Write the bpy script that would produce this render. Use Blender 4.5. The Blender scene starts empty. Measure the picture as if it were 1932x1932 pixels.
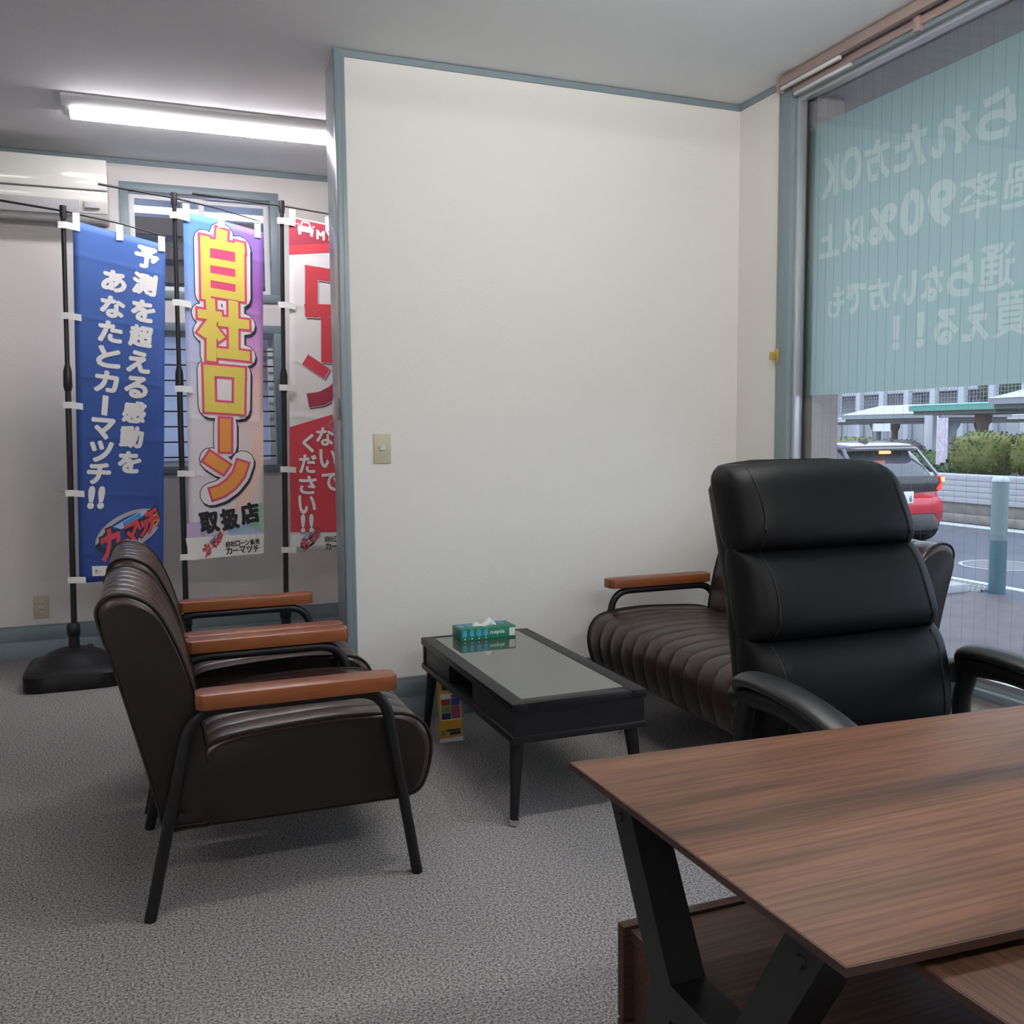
import bpy, bmesh, math, random
from mathutils import Vector, Matrix

S = bpy.context.scene
C = S.collection
random.seed(7)
PI = math.pi

# ------------------------------------------------------------------ camera
cd = bpy.data.cameras.new('camera'); cam = bpy.data.objects.new('camera', cd); C.objects.link(cam)
cd.sensor_width = 36.0; cd.sensor_fit = 'HORIZONTAL'; cd.lens = 36.0 * 1755.9 / 1932.0
cd.clip_start = 0.05; cd.clip_end = 300
Rc = Matrix(((0.93119654, -0.03941473, 0.3623803), (-0.36441567, -0.07716436, 0.92803388), (-0.00861537, -0.996239, -0.08621853)))
Mc = (Rc @ Matrix(((1, 0, 0), (0, -1, 0), (0, 0, -1)))).to_4x4()
Mc.translation = Vector((-2.51807545, -3.61313781, 1.16482043))
cam.matrix_world = Mc
S.camera = cam

# ------------------------------------------------------------------ world: even overcast evening sky
w = bpy.data.worlds.new('overcast_sky'); S.world = w; w.use_nodes = True
nt = w.node_tree; nt.nodes.clear()
out = nt.nodes.new('ShaderNodeOutputWorld'); bg = nt.nodes.new('ShaderNodeBackground')
tc = nt.nodes.new('ShaderNodeTexCoord'); nz = nt.nodes.new('ShaderNodeTexNoise'); rp = nt.nodes.new('ShaderNodeValToRGB')
nz.inputs['Scale'].default_value = 2.2; nz.inputs['Detail'].default_value = 4
rp.color_ramp.elements[0].position = 0.3; rp.color_ramp.elements[0].color = (0.56, 0.63, 0.78, 1)
rp.color_ramp.elements[1].position = 0.7; rp.color_ramp.elements[1].color = (0.70, 0.76, 0.88, 1)
nt.links.new(tc.outputs['Generated'], nz.inputs['Vector']); nt.links.new(nz.outputs['Fac'], rp.inputs['Fac'])
nt.links.new(rp.outputs['Color'], bg.inputs['Color']); bg.inputs['Strength'].default_value = 3.0
nt.links.new(bg.outputs[0], out.inputs[0])

S.view_settings.view_transform = 'Standard'; S.view_settings.look = 'None'
S.view_settings.exposure = 0.0; S.view_settings.gamma = 1.0; S.view_settings.use_curve_mapping = False
S.cycles.use_denoising = True; S.cycles.use_adaptive_sampling = True; S.cycles.adaptive_threshold = 0.12; S.cycles.adaptive_min_samples = 16
S.cycles.max_bounces = 5; S.cycles.diffuse_bounces = 3; S.cycles.glossy_bounces = 2
S.cycles.transparent_max_bounces = 12; S.cycles.sample_clamp_indirect = 6.0
LAMP, TUBE = 41.0, 49.0                                  # strength of every fluorescent diffuser in the place

# ------------------------------------------------------------------ materials
MATS = {}
def new_mat(name):
    m = bpy.data.materials.new(name); m.use_nodes = True
    MATS[name] = m
    return m, m.node_tree, m.node_tree.nodes['Principled BSDF']
def pm(name, col, rough=0.5, metal=0.0, spec=0.5, bump=None, vary=None, coat=0.0, stretch=(1, 1, 1)):
    m, t, p = new_mat(name)
    p.inputs['Base Color'].default_value = (*col, 1); p.inputs['Roughness'].default_value = rough
    p.inputs['Metallic'].default_value = metal; p.inputs['Specular IOR Level'].default_value = spec
    p.inputs['Coat Weight'].default_value = coat
    if bump or vary:
        c = t.nodes.new('ShaderNodeTexCoord'); mp = t.nodes.new('ShaderNodeMapping')
        mp.inputs['Scale'].default_value = stretch
        t.links.new(c.outputs['Object'], mp.inputs['Vector'])
    if bump:
        n = t.nodes.new('ShaderNodeTexNoise'); n.inputs['Scale'].default_value = bump[0]; n.inputs['Detail'].default_value = 3
        b = t.nodes.new('ShaderNodeBump'); b.inputs['Strength'].default_value = bump[1]; b.inputs['Distance'].default_value = bump[2] if len(bump) > 2 else 0.002
        t.links.new(mp.outputs[0], n.inputs['Vector']); t.links.new(n.outputs['Fac'], b.inputs['Height']); t.links.new(b.outputs[0], p.inputs['Normal'])
    if vary:
        n = t.nodes.new('ShaderNodeTexNoise'); n.inputs['Scale'].default_value = vary[0]; n.inputs['Detail'].default_value = 4
        r = t.nodes.new('ShaderNodeValToRGB'); r.color_ramp.elements[0].position = 0.35; r.color_ramp.elements[1].position = 0.65
        r.color_ramp.elements[0].color = (*vary[1], 1); r.color_ramp.elements[1].color = (*col, 1)
        t.links.new(mp.outputs[0], n.inputs['Vector']); t.links.new(n.outputs['Fac'], r.inputs['Fac']); t.links.new(r.outputs[0], p.inputs['Base Color'])
    return m
def emit(name, col, strength):
    m, t, p = new_mat(name)
    p.inputs['Base Color'].default_value = (*col, 1)
    p.inputs['Emission Color'].default_value = (*col, 1); p.inputs['Emission Strength'].default_value = strength
    return m
def wood(name, cols, axis='x', rough=0.4, scale=1.0, coat=0.0, fine=0.25, spec=0.5):
    m, t, p = new_mat(name); p.inputs['Specular IOR Level'].default_value = spec
    p.inputs['Roughness'].default_value = rough; p.inputs['Coat Weight'].default_value = coat
    c = t.nodes.new('ShaderNodeTexCoord'); mp = t.nodes.new('ShaderNodeMapping'); mp2 = t.nodes.new('ShaderNodeMapping')
    s = {'x': (0.9, 7.5, 7.5), 'y': (7.5, 0.9, 7.5)}[axis]; s2 = {'x': (5, 150, 150), 'y': (150, 5, 150)}[axis]
    mp.inputs['Scale'].default_value = [v * scale for v in s]; mp2.inputs['Scale'].default_value = s2
    n = t.nodes.new('ShaderNodeTexNoise'); n.inputs['Scale'].default_value = 1.0; n.inputs['Detail'].default_value = 5; n.inputs['Distortion'].default_value = 0.9
    n2 = t.nodes.new('ShaderNodeTexNoise'); n2.inputs['Scale'].default_value = 1.0; n2.inputs['Detail'].default_value = 2
    r = t.nodes.new('ShaderNodeValToRGB'); e = r.color_ramp.elements
    e[0].position = 0.30; e[0].color = (*cols[0], 1); e[1].position = 0.72; e[1].color = (*cols[2], 1)
    k = e.new(0.5); k.color = (*cols[1], 1)
    mx = t.nodes.new('ShaderNodeMix'); mx.data_type = 'RGBA'; mx.blend_type = 'MULTIPLY'; mx.inputs['Factor'].default_value = fine
    r2 = t.nodes.new('ShaderNodeValToRGB'); r2.color_ramp.elements[0].position = 0.38; r2.color_ramp.elements[0].color = (0.25, 0.22, 0.2, 1); r2.color_ramp.elements[1].position = 0.58
    L = t.links.new
    L(c.outputs['Object'], mp.inputs[0]); L(c.outputs['Object'], mp2.inputs[0]); L(mp.outputs[0], n.inputs['Vector']); L(mp2.outputs[0], n2.inputs['Vector'])
    L(n.outputs['Fac'], r.inputs['Fac']); L(n2.outputs['Fac'], r2.inputs['Fac']); L(r.outputs[0], mx.inputs[6]); L(r2.outputs[0], mx.inputs[7]); L(mx.outputs[2], p.inputs['Base Color'])
    b = t.nodes.new('ShaderNodeBump'); b.inputs['Strength'].default_value = 0.12; b.inputs['Distance'].default_value = 0.0008
    L(n2.outputs['Fac'], b.inputs['Height']); L(b.outputs[0], p.inputs['Normal'])
    return m
def thin_glass(name, tint, refl=1.0):
    m, t, p = new_mat(name); t.nodes.remove(p)
    o = t.nodes['Material Output']; tr = t.nodes.new('ShaderNodeBsdfTransparent'); gl = t.nodes.new('ShaderNodeBsdfGlossy')
    fr = t.nodes.new('ShaderNodeLayerWeight'); mx = t.nodes.new('ShaderNodeMixShader'); fr.inputs['Blend'].default_value = 0.5
    pw = t.nodes.new('ShaderNodeMath'); pw.operation = 'POWER'; pw.inputs[1].default_value = 5.0; t.links.new(fr.outputs['Facing'], pw.inputs[0])
    mu = t.nodes.new('ShaderNodeMath'); mu.operation = 'MULTIPLY_ADD'; mu.inputs[1].default_value = 0.85; mu.inputs[2].default_value = 0.035 * refl
    tr.inputs[0].default_value = (*tint, 1); gl.inputs['Roughness'].default_value = 0.015
    t.links.new(pw.outputs[0], mu.inputs[0]); t.links.new(mu.outputs[0], mx.inputs[0]); t.links.new(tr.outputs[0], mx.inputs[1]); t.links.new(gl.outputs[0], mx.inputs[2]); t.links.new(mx.outputs[0], o.inputs[0])
    return m
def film(name, dif, trl, mixf=0.5, gloss=0.25, clear=0.0):
    m, t, p = new_mat(name); t.nodes.remove(p)
    o = t.nodes['Material Output']; d = t.nodes.new('ShaderNodeBsdfDiffuse'); tl = t.nodes.new('ShaderNodeBsdfTranslucent'); g = t.nodes.new('ShaderNodeBsdfGlossy')
    d.inputs[0].default_value = (*dif, 1); tl.inputs[0].default_value = (*trl, 1); g.inputs['Roughness'].default_value = gloss
    tr = t.nodes.new('ShaderNodeBsdfTransparent'); tr.inputs[0].default_value = (*trl, 1)
    a = t.nodes.new('ShaderNodeMixShader'); a.inputs[0].default_value = mixf
    c = t.nodes.new('ShaderNodeMixShader'); c.inputs[0].default_value = clear
    b = t.nodes.new('ShaderNodeMixShader'); b.inputs[0].default_value = 0.04
    L = t.links.new
    L(d.outputs[0], a.inputs[1]); L(tl.outputs[0], a.inputs[2]); L(a.outputs[0], c.inputs[1]); L(tr.outputs[0], c.inputs[2]); L(c.outputs[0], b.inputs[1]); L(g.outputs[0], b.inputs[2]); L(b.outputs[0], o.inputs[0])
    return m

pm('wall_paper', (0.85, 0.83, 0.79), 0.8, bump=(1.0, 0.25, 0.003), stretch=(55, 55, 260))
pm('back_wall_paper', (0.83, 0.79, 0.775), 0.8, bump=(1.0, 0.2, 0.003), stretch=(55, 55, 200))
pm('ceiling_board', (0.88, 0.89, 0.91), 0.9, bump=(120, 0.3, 0.002))
pm('painted_trim', (0.225, 0.285, 0.315), 0.38, spec=0.6)
pm('painted_jamb', (0.36, 0.40, 0.45), 0.22, spec=0.8)
pm('aluminium', (0.66, 0.67, 0.70), 0.34, metal=0.7)
pm('white_sash', (0.80, 0.81, 0.82), 0.35)
pm('gasket', (0.03, 0.035, 0.04), 0.6)
# carpet
m, t, p = new_mat('carpet')
c = t.nodes.new('ShaderNodeTexCoord'); n = t.nodes.new('ShaderNodeTexNoise'); n2 = t.nodes.new('ShaderNodeTexNoise'); r = t.nodes.new('ShaderNodeValToRGB'); b = t.nodes.new('ShaderNodeBump')
n.inputs['Scale'].default_value = 170; n.inputs['Detail'].default_value = 3; n.inputs['Roughness'].default_value = 0.75
r.color_ramp.elements[0].position = 0.36; r.color_ramp.elements[0].color = (0.060, 0.055, 0.056, 1); r.color_ramp.elements[1].position = 0.64; r.color_ramp.elements[1].color = (0.54, 0.515, 0.515, 1)
b.inputs['Strength'].default_value = 0.7; b.inputs['Distance'].default_value = 0.004; p.inputs['Roughness'].default_value = 0.95; p.inputs['Specular IOR Level'].default_value = 0.1
t.links.new(c.outputs['Object'], n.inputs['Vector']); t.links.new(n.outputs['Fac'], r.inputs['Fac']); t.links.new(r.outputs[0], p.inputs['Base Color']); t.links.new(n.outputs['Fac'], b.inputs['Height']); t.links.new(b.outputs[0], p.inputs['Normal'])

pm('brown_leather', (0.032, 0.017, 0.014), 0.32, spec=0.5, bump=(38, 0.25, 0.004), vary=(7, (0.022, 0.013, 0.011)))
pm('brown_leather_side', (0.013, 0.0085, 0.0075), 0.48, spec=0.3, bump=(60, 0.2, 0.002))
pm('piping_leather', (0.016, 0.010, 0.009), 0.33)
pm('black_steel', (0.006, 0.0065, 0.008), 0.45, spec=0.35)
wood('arm_wood', ((0.17, 0.048, 0.016), (0.25, 0.074, 0.024), (0.30, 0.098, 0.034)), 'x', 0.34, 0.8, 0.0, 0.12)
pm('table_black', (0.008, 0.007, 0.0085), 0.42, spec=0.35, bump=(1.0, 0.15, 0.001), stretch=(30, 3, 30))
pm('table_glass', (0.06, 0.068, 0.055), 0.035, spec=1.0, coat=0.6)
pm('metal_cap', (0.7, 0.7, 0.72), 0.2, metal=1.0)
wood('walnut_x', ((0.058, 0.034, 0.026), (0.165, 0.078, 0.046), (0.235, 0.112, 0.062)), 'x', 0.48, 1.0, 0.0, 0.42, 0.22)
wood('walnut_y', ((0.075, 0.040, 0.028), (0.155, 0.074, 0.046), (0.235, 0.115, 0.070)), 'y', 0.48, 1.0, 0.0, 0.6, 0.22)
wood('walnut_dark', ((0.030, 0.014, 0.011), (0.060, 0.028, 0.020), (0.088, 0.043, 0.030)), 'x', 0.5, 1.0, 0.0, 0.55, 0.2)
pm('walnut_edge', (0.042, 0.016, 0.011), 0.45)
pm('desk_steel', (0.007, 0.0075, 0.0085), 0.45, spec=0.35, bump=(220, 0.15, 0.0006))
pm('black_leather', (0.0045, 0.005, 0.006), 0.50, spec=0.17, bump=(30, 0.18, 0.004))
pm('black_leather_side', (0.009, 0.011, 0.013), 0.5, spec=0.25, bump=(40, 0.15, 0.003))
pm('black_plastic', (0.007, 0.0075, 0.008), 0.5, spec=0.3)
pm('arm_pad', (0.012, 0.0135, 0.015), 0.42, spec=0.38, bump=(60, 0.12, 0.002))
pm('plate_cream', (0.58, 0.54, 0.38), 0.35); pm('switch_white', (0.66, 0.66, 0.60), 0.35); pm('slot_dark', (0.05, 0.045, 0.035), 0.6)
pm('ac_white', (0.80, 0.79, 0.75), 0.16, coat=0.3); pm('ac_grey', (0.50, 0.49, 0.50), 0.35); pm('ac_dark', (0.10, 0.10, 0.11), 0.5)
pm('lamp_white', (0.85, 0.86, 0.87), 0.3)
emit('lamp_diffuser', (1.0, 0.965, 0.985), LAMP); emit('lamp_tube', (1.0, 0.98, 0.95), TUBE)
pm('pole_black', (0.010, 0.011, 0.014), 0.35); pm('pole_white', (0.75, 0.75, 0.74), 0.4); pm('tab_white', (0.85, 0.85, 0.84), 0.7)
pm('rubber_black', (0.006, 0.006, 0.0075), 0.5, spec=0.3, bump=(90, 0.2, 0.001))
pm('ink_white', (0.80, 0.79, 0.78), 0.6); pm('ink_black', (0.010, 0.011, 0.016), 0.6); pm('ink_navy', (0.018, 0.022, 0.05), 0.6)
pm('ink_pink', (0.72, 0.07, 0.19), 0.6); pm('ink_yellow', (0.78, 0.63, 0.11), 0.6); pm('ink_orange', (0.82, 0.33, 0.06), 0.6)
pm('ink_red', (0.62, 0.055, 0.075), 0.6); pm('ink_dark_red', (0.38, 0.035, 0.07), 0.6); pm('ink_blue', (0.05, 0.27, 0.66), 0.6)
pm('ink_grey', (0.42, 0.42, 0.46), 0.5); pm('ink_lilac', (0.52, 0.42, 0.66), 0.6); pm('ink_pale_blue', (0.38, 0.55, 0.76), 0.6); pm('ink_pale_green', (0.32, 0.56, 0.44), 0.6)
pm('ink_peach', (0.86, 0.60, 0.50), 0.6); pm('ink_flame', (0.75, 0.30, 0.05), 0.6)
def cloth(name, ramp, base=None):
    # printed polyester: colour printed along the height of the flag, woven bump and fold creases
    m, t, p = new_mat(name); p.inputs['Roughness'].default_value = 0.62; p.inputs['Specular IOR Level'].default_value = 0.35
    u = t.nodes.new('ShaderNodeUVMap'); sp = t.nodes.new('ShaderNodeSeparateXYZ'); t.links.new(u.outputs[0], sp.inputs[0])
    def rampn(src, pts):
        r = t.nodes.new('ShaderNodeValToRGB'); e = r.color_ramp.elements
        e[0].position, e[0].color = pts[0][0], (*pts[0][1], 1); e[1].position, e[1].color = pts[-1][0], (*pts[-1][1], 1)
        for q, cc in pts[1:-1]: k = e.new(q); k.color = (*cc, 1)
        t.links.new(src, r.inputs['Fac']); return r.outputs[0]
    a = rampn(sp.outputs[1], ramp)
    if base:
        bb = rampn(sp.outputs[1], base); mx = t.nodes.new('ShaderNodeMix'); mx.data_type = 'RGBA'
        sm = t.nodes.new('ShaderNodeMapRange'); sm.interpolation_type = 'SMOOTHSTEP'; sm.inputs['From Min'].default_value = 0.35; sm.inputs['From Max'].default_value = 0.85
        t.links.new(sp.outputs[0], sm.inputs['Value']); t.links.new(sm.outputs[0], mx.inputs['Factor']); t.links.new(a, mx.inputs[6]); t.links.new(bb, mx.inputs[7]); a = mx.outputs[2]
    t.links.new(a, p.inputs['Base Color'])
    w_ = t.nodes.new('ShaderNodeTexWave'); w_.bands_direction = 'Y'; w_.inputs['Scale'].default_value = 1.9; w_.wave_profile = 'SIN'
    pw = t.nodes.new('ShaderNodeMath'); pw.operation = 'POWER'; pw.inputs[1].default_value = 40; t.links.new(u.outputs[0], w_.inputs['Vector']); t.links.new(w_.outputs['Fac'], pw.inputs[0])
    b = t.nodes.new('ShaderNodeBump'); b.inputs['Strength'].default_value = 0.35; b.inputs['Distance'].default_value = 0.004; t.links.new(pw.outputs[0], b.inputs['Height']); t.links.new(b.outputs[0], p.inputs['Normal'])
    return m
cloth('flag_blue', [(0.0, (0.026, 0.060, 0.27)), (0.5, (0.034, 0.092, 0.34)), (1.0, (0.075, 0.165, 0.48))])
cloth('flag_rainbow', [(0.0, (0.72, 0.70, 0.74)), (0.40, (0.74, 0.71, 0.76)), (0.66, (0.45, 0.50, 0.80)), (0.85, (0.20, 0.38, 0.80)), (1.0, (0.09, 0.24, 0.72))],
      [(0.0, (0.72, 0.70, 0.74)), (0.35, (0.78, 0.66, 0.64)), (0.52, (0.86, 0.55, 0.50)), (0.62, (0.66, 0.36, 0.66)), (0.80, (0.36, 0.13, 0.48)), (1.0, (0.26, 0.16, 0.55))])
cloth('flag_white', [(0.0, (0.78, 0.77, 0.78)), (1.0, (0.78, 0.75, 0.76))])

# ------------------------------------------------------------------ object helpers
def loc_of(o):
    v = Vector((0, 0, 0))
    while o: v += o.location; o = o.parent
    return v
def obj(name, bm, mat, parent=None, smooth=35, kind=None):
    bmesh.ops.recalc_face_normals(bm, faces=bm.faces[:])
    if parent:
        off = loc_of(parent)
        for v in bm.verts: v.co -= off
    me = bpy.data.meshes.new(name)
    if smooth:
        for f in bm.faces: f.smooth = True
    bm.to_mesh(me); bm.free()
    if smooth: me.set_sharp_from_angle(angle=math.radians(smooth))
    me.materials.append(MATS[mat] if isinstance(mat, str) else mat)
    o = bpy.data.objects.new(name, me); C.objects.link(o); o.parent = parent
    if kind: o['kind'] = kind
    return o
def thing(name, label, cat, loc=(0, 0, 0), group=None, kind=None):
    o = bpy.data.objects.new(name, None); C.objects.link(o); o.location = loc; o.empty_display_size = 0.1
    tag(o, label, cat, group, kind)
    return o
def tag(o, label=None, cat=None, group=None, kind=None):
    for k, v in (('label', label), ('category', cat), ('group', group), ('kind', kind)):
        if v: o[k] = v
    return o
def copy_tree(o, parent=None):
    c = o.copy(); C.objects.link(c); c.parent = parent
    for ch in [x for x in bpy.data.objects if x.parent == o]: copy_tree(ch, c)
    return c
B = bmesh.new
def box(bm, a, b, bev=0.0, seg=2):
    lo = [min(a[i], b[i]) for i in range(3)]; hi = [max(a[i], b[i]) for i in range(3)]
    vs = [bm.verts.new((x, y, z)) for x in (lo[0], hi[0]) for y in (lo[1], hi[1]) for z in (lo[2], hi[2])]
    fs = [bm.faces.new([vs[i] for i in q]) for q in ((0, 1, 3, 2), (4, 6, 7, 5), (0, 4, 5, 1), (2, 3, 7, 6), (0, 2, 6, 4), (1, 5, 7, 3))]
    if bev:
        ed = list({e for f in fs for e in f.edges})
        bmesh.ops.bevel(bm, geom=ed, offset=bev, segments=seg, affect='EDGES', profile=0.5)
    return bm
def bx(a, b, bev=0.0, seg=2): return box(B(), a, b, bev, seg)
def ring(c, t, n, r, up=Vector((0, 0, 1)), ry=None):
    t = t.normalized(); s = t.cross(up)
    if s.length < 1e-4: s = t.cross(Vector((0, 1, 0)))
    s.normalize(); q = s.cross(t).normalized()
    return [c + s * (r * math.cos(a)) + q * ((ry or r) * math.sin(a)) for a in [2 * PI * k / n for k in range(n)]]
def loft(bm, rings, caps=True, close=False):
    R = [[bm.verts.new(p) for p in r] for r in rings]
    n = len(R[0]); m_ = len(R) if close else len(R) - 1
    for i in range(m_):
        a, b = R[i], R[(i + 1) % len(R)]
        for k in range(n): bm.faces.new((a[k], a[(k + 1) % n], b[(k + 1) % n], b[k]))
    if caps and not close: bm.faces.new(R[0][::-1]); bm.faces.new(R[-1])
    return bm
def tube(bm, pts, r, n=10, up=Vector((0, 0, 1)), ry=None, caps=True):
    P = [Vector(p) for p in pts]; rs = r if isinstance(r, (list, tuple)) else [r] * len(P)
    rg = []
    for i, p in enumerate(P):
        t = P[min(i + 1, len(P) - 1)] - P[max(i - 1, 0)]
        rg.append(ring(p, t, n, rs[i], up, ry))
    return loft(bm, rg, caps)
def bar(bm, p, q, wx, wy, up=Vector((0, 0, 1)), bev=0.0):
    p, q = Vector(p), Vector(q); t = (q - p).normalized(); s = t.cross(up)
    if s.length < 1e-4: s = t.cross(Vector((0, 1, 0)))
    s.normalize(); u_ = s.cross(t)
    rg = [[c + s * a * wx / 2 + u_ * b * wy / 2 for a, b in ((-1, -1), (1, -1), (1, 1), (-1, 1))] for c in (p, q)]
    n0 = len(bm.faces); loft(bm, rg)
    if bev:
        bm.faces.ensure_lookup_table()
        ed = list({e for f in bm.faces[n0:] for e in f.edges}); bmesh.ops.bevel(bm, geom=ed, offset=bev, segments=2, affect='EDGES', profile=0.5)
    return bm
def fillet(pts, r, n=6):
    P = [Vector(p) for p in pts]; o = [P[0]]
    for a, b, c in zip(P, P[1:], P[2:]):
        d1 = (a - b).normalized(); d2 = (c - b).normalized(); L = min(r, (a - b).length * .49, (c - b).length * .49)
        p, q = b + d1 * L, b + d2 * L
        for k in range(n + 1):
            s = k / n; o.append(p * (1 - s) ** 2 + b * (2 * s * (1 - s)) + q * s * s)
    o.append(P[-1]); return o
def prism(bm, poly, axis, a, b, bev=0.0):
    def P(u, v, t): return {'x': (t, u, v), 'y': (u, t, v), 'z': (u, v, t)}[axis]
    n0 = len(bm.faces)
    loft(bm, [[Vector(P(u, v, t)) for u, v in poly] for t in (a, b)])
    if bev:
        bm.faces.ensure_lookup_table()
        ed = list({e for f in bm.faces[n0:] for e in f.edges}); bmesh.ops.bevel(bm, geom=ed, offset=bev, segments=2, affect='EDGES', profile=0.5)
    return bm
def mitred(bm, pts, wd, x0, x1):
    # flat bent bar in the y-z plane, mitred at its knees, between x0 and x1
    P = [Vector(q) for q in pts]; L, Rr = [], []
    for i, q in enumerate(P):
        d1 = (q - P[i - 1]).normalized() if i else None; d2 = (P[i + 1] - q).normalized() if i < len(P) - 1 else None
        if d1 is None: n_ = Vector((1, 0))
        elif d2 is None: n_ = Vector((1, 0))
        else:
            t_ = (d1 + d2).normalized(); n_ = Vector((-t_.y, t_.x))
        d = d2 or d1; nn = Vector((-d.y, d.x)); k = wd / 2 / max(0.3, abs(n_.dot(nn)))
        if n_.dot(nn) < 0: n_ = -n_
        L.append(q + n_ * k); Rr.append(q - n_ * k)
    for i in range(len(P) - 1): prism(bm, [tuple(L[i]), tuple(L[i + 1]), tuple(Rr[i + 1]), tuple(Rr[i])], 'x', x0, x1)
    bmesh.ops.remove_doubles(bm, verts=bm.verts[:], dist=1e-5)
    return bm
def lathe(bm, prof, c, n=20):
    return loft(bm, [[Vector((c[0] + r * math.cos(a), c[1] + r * math.sin(a), c[2] + z)) for a in [2 * PI * k / n for k in range(n)]] for r, z in prof])
def sgp(v, e): return math.copysign(abs(v) ** e, v)
def superell(bm, c, h, e1=0.35, e2=0.35, n=28, m_=16, M=None):
    rings = []
    for i in range(m_ + 1):
        ph = -PI / 2 + PI * i / m_; ph = max(min(ph, PI / 2 - 0.02), -PI / 2 + 0.02)
        rr = []
        for k in range(n):
            th = 2 * PI * k / n
            p = Vector((h[0] * sgp(math.cos(ph), e1) * sgp(math.cos(th), e2), h[1] * sgp(math.cos(ph), e1) * sgp(math.sin(th), e2), h[2] * sgp(math.sin(ph), e1)))
            if M: p = M @ p
            rr.append(p + Vector(c))
        rings.append(rr)
    return loft(bm, rings)
def catmull(P, k=4, closed=True):
    n = len(P); o = []
    for i in range(n if closed else n - 1):
        p0, p1, p2, p3 = (P[(i + j - 1) % n] if closed else P[max(0, min(n - 1, i + j - 1))] for j in range(4))
        for s in range(k):
            t = s / k
            o.append(tuple(0.5 * (2 * p1[d] + (p2[d] - p0[d]) * t + (2 * p0[d] - 5 * p1[d] + 4 * p2[d] - p3[d]) * t * t + (3 * p1[d] - p0[d] - 3 * p2[d] + p3[d]) * t ** 3) for d in range(len(p1))))
    if not closed: o.append(tuple(P[-1]))
    return o
def grid_wall(axis, t0, t1, us, zs, holes):
    # wall slab between t0 and t1 (along axis), cut in cells by us / zs, holes left open
    bm = B()
    for u0, u1 in zip(us, us[1:]):
        for z0, z1 in zip(zs, zs[1:]):
            if any(h[0] <= (u0 + u1) / 2 <= h[1] and h[2] <= (z0 + z1) / 2 <= h[3] for h in holes): continue
            if axis == 'x': box(bm, (t0, u0, z0), (t1, u1, z1))
            else: box(bm, (u0, t0, z0), (u1, t1, z1))
    bmesh.ops.remove_doubles(bm, verts=bm.verts[:], dist=1e-5)
    return bm
def st(name, bm, mat, parent=None, smooth=0):
    o = obj(name, bm, mat, parent, smooth)
    if not parent: o['kind'] = 'structure'
    return o

# ------------------------------------------------------------------ text helpers (letters become mesh)
GL = {}
def glyph(s, off=0.0):
    key = (s, off)
    if key not in GL:
        cu = bpy.data.curves.new('g', 'FONT'); cu.body = s; cu.size = 1.0; cu.offset = off; cu.resolution_u = 3
        o = bpy.data.objects.new('g', cu); C.objects.link(o)
        me = bpy.data.meshes.new_from_object(o.evaluated_get(bpy.context.evaluated_depsgraph_get()))
        V = [(v.co.x, v.co.y) for v in me.vertices]; F = [tuple(p.vertices) for p in me.polygons]
        bpy.data.objects.remove(o); bpy.data.curves.remove(cu); bpy.data.meshes.remove(me)
        GL[key] = (V, F)
    return GL[key]
def glyph_box(s, c, w_, h_, off=0.03, rot=0.0, shear=0.0, base_off=0.03):
    # glyph scaled so that its em-ink box (measured at base_off) fits w_ x h_, centred on c
    V0, _ = glyph(s, base_off); V, F = glyph(s, off)
    x0, x1 = min(v[0] for v in V0), max(v[0] for v in V0); y0, y1 = min(v[1] for v in V0), max(v[1] for v in V0)
    sx = w_ / max(x1 - x0, 1e-3); sy = h_ / max(y1 - y0, 1e-3)
    if s in 'ー': sy = sx
    if s in '!!く': sx = min(sx, sy)
    cr, sr = math.cos(math.radians(rot)), math.sin(math.radians(rot)); o = []
    for x, y in V:
        X = (x - (x0 + x1) / 2) * sx; Y = (y - (y0 + y1) / 2) * sy; X += shear * Y
        o.append((c[0] + X * cr - Y * sr, c[1] + X * sr + Y * cr))
    return o, F
def capsule(p, q, wd, rnd=True, n=6):
    p, q = Vector(p), Vector(q); d = q - p; L = d.length
    d = d / L if L > 1e-6 else Vector((1, 0)); s = Vector((-d.y, d.x)); r = wd / 2
    if not rnd: return [tuple(x) for x in (p + s * r, p - s * r, q - s * r, q + s * r)]
    o = []
    for k in range(n + 1):
        a = PI / 2 + PI * k / n; o.append(tuple(p + d * (r * math.cos(a)) + s * (r * math.sin(a))))
    for k in range(n + 1):
        a = -PI / 2 + PI * k / n; o.append(tuple(q + d * (r * math.cos(a)) + s * (r * math.sin(a))))
    return o
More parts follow.
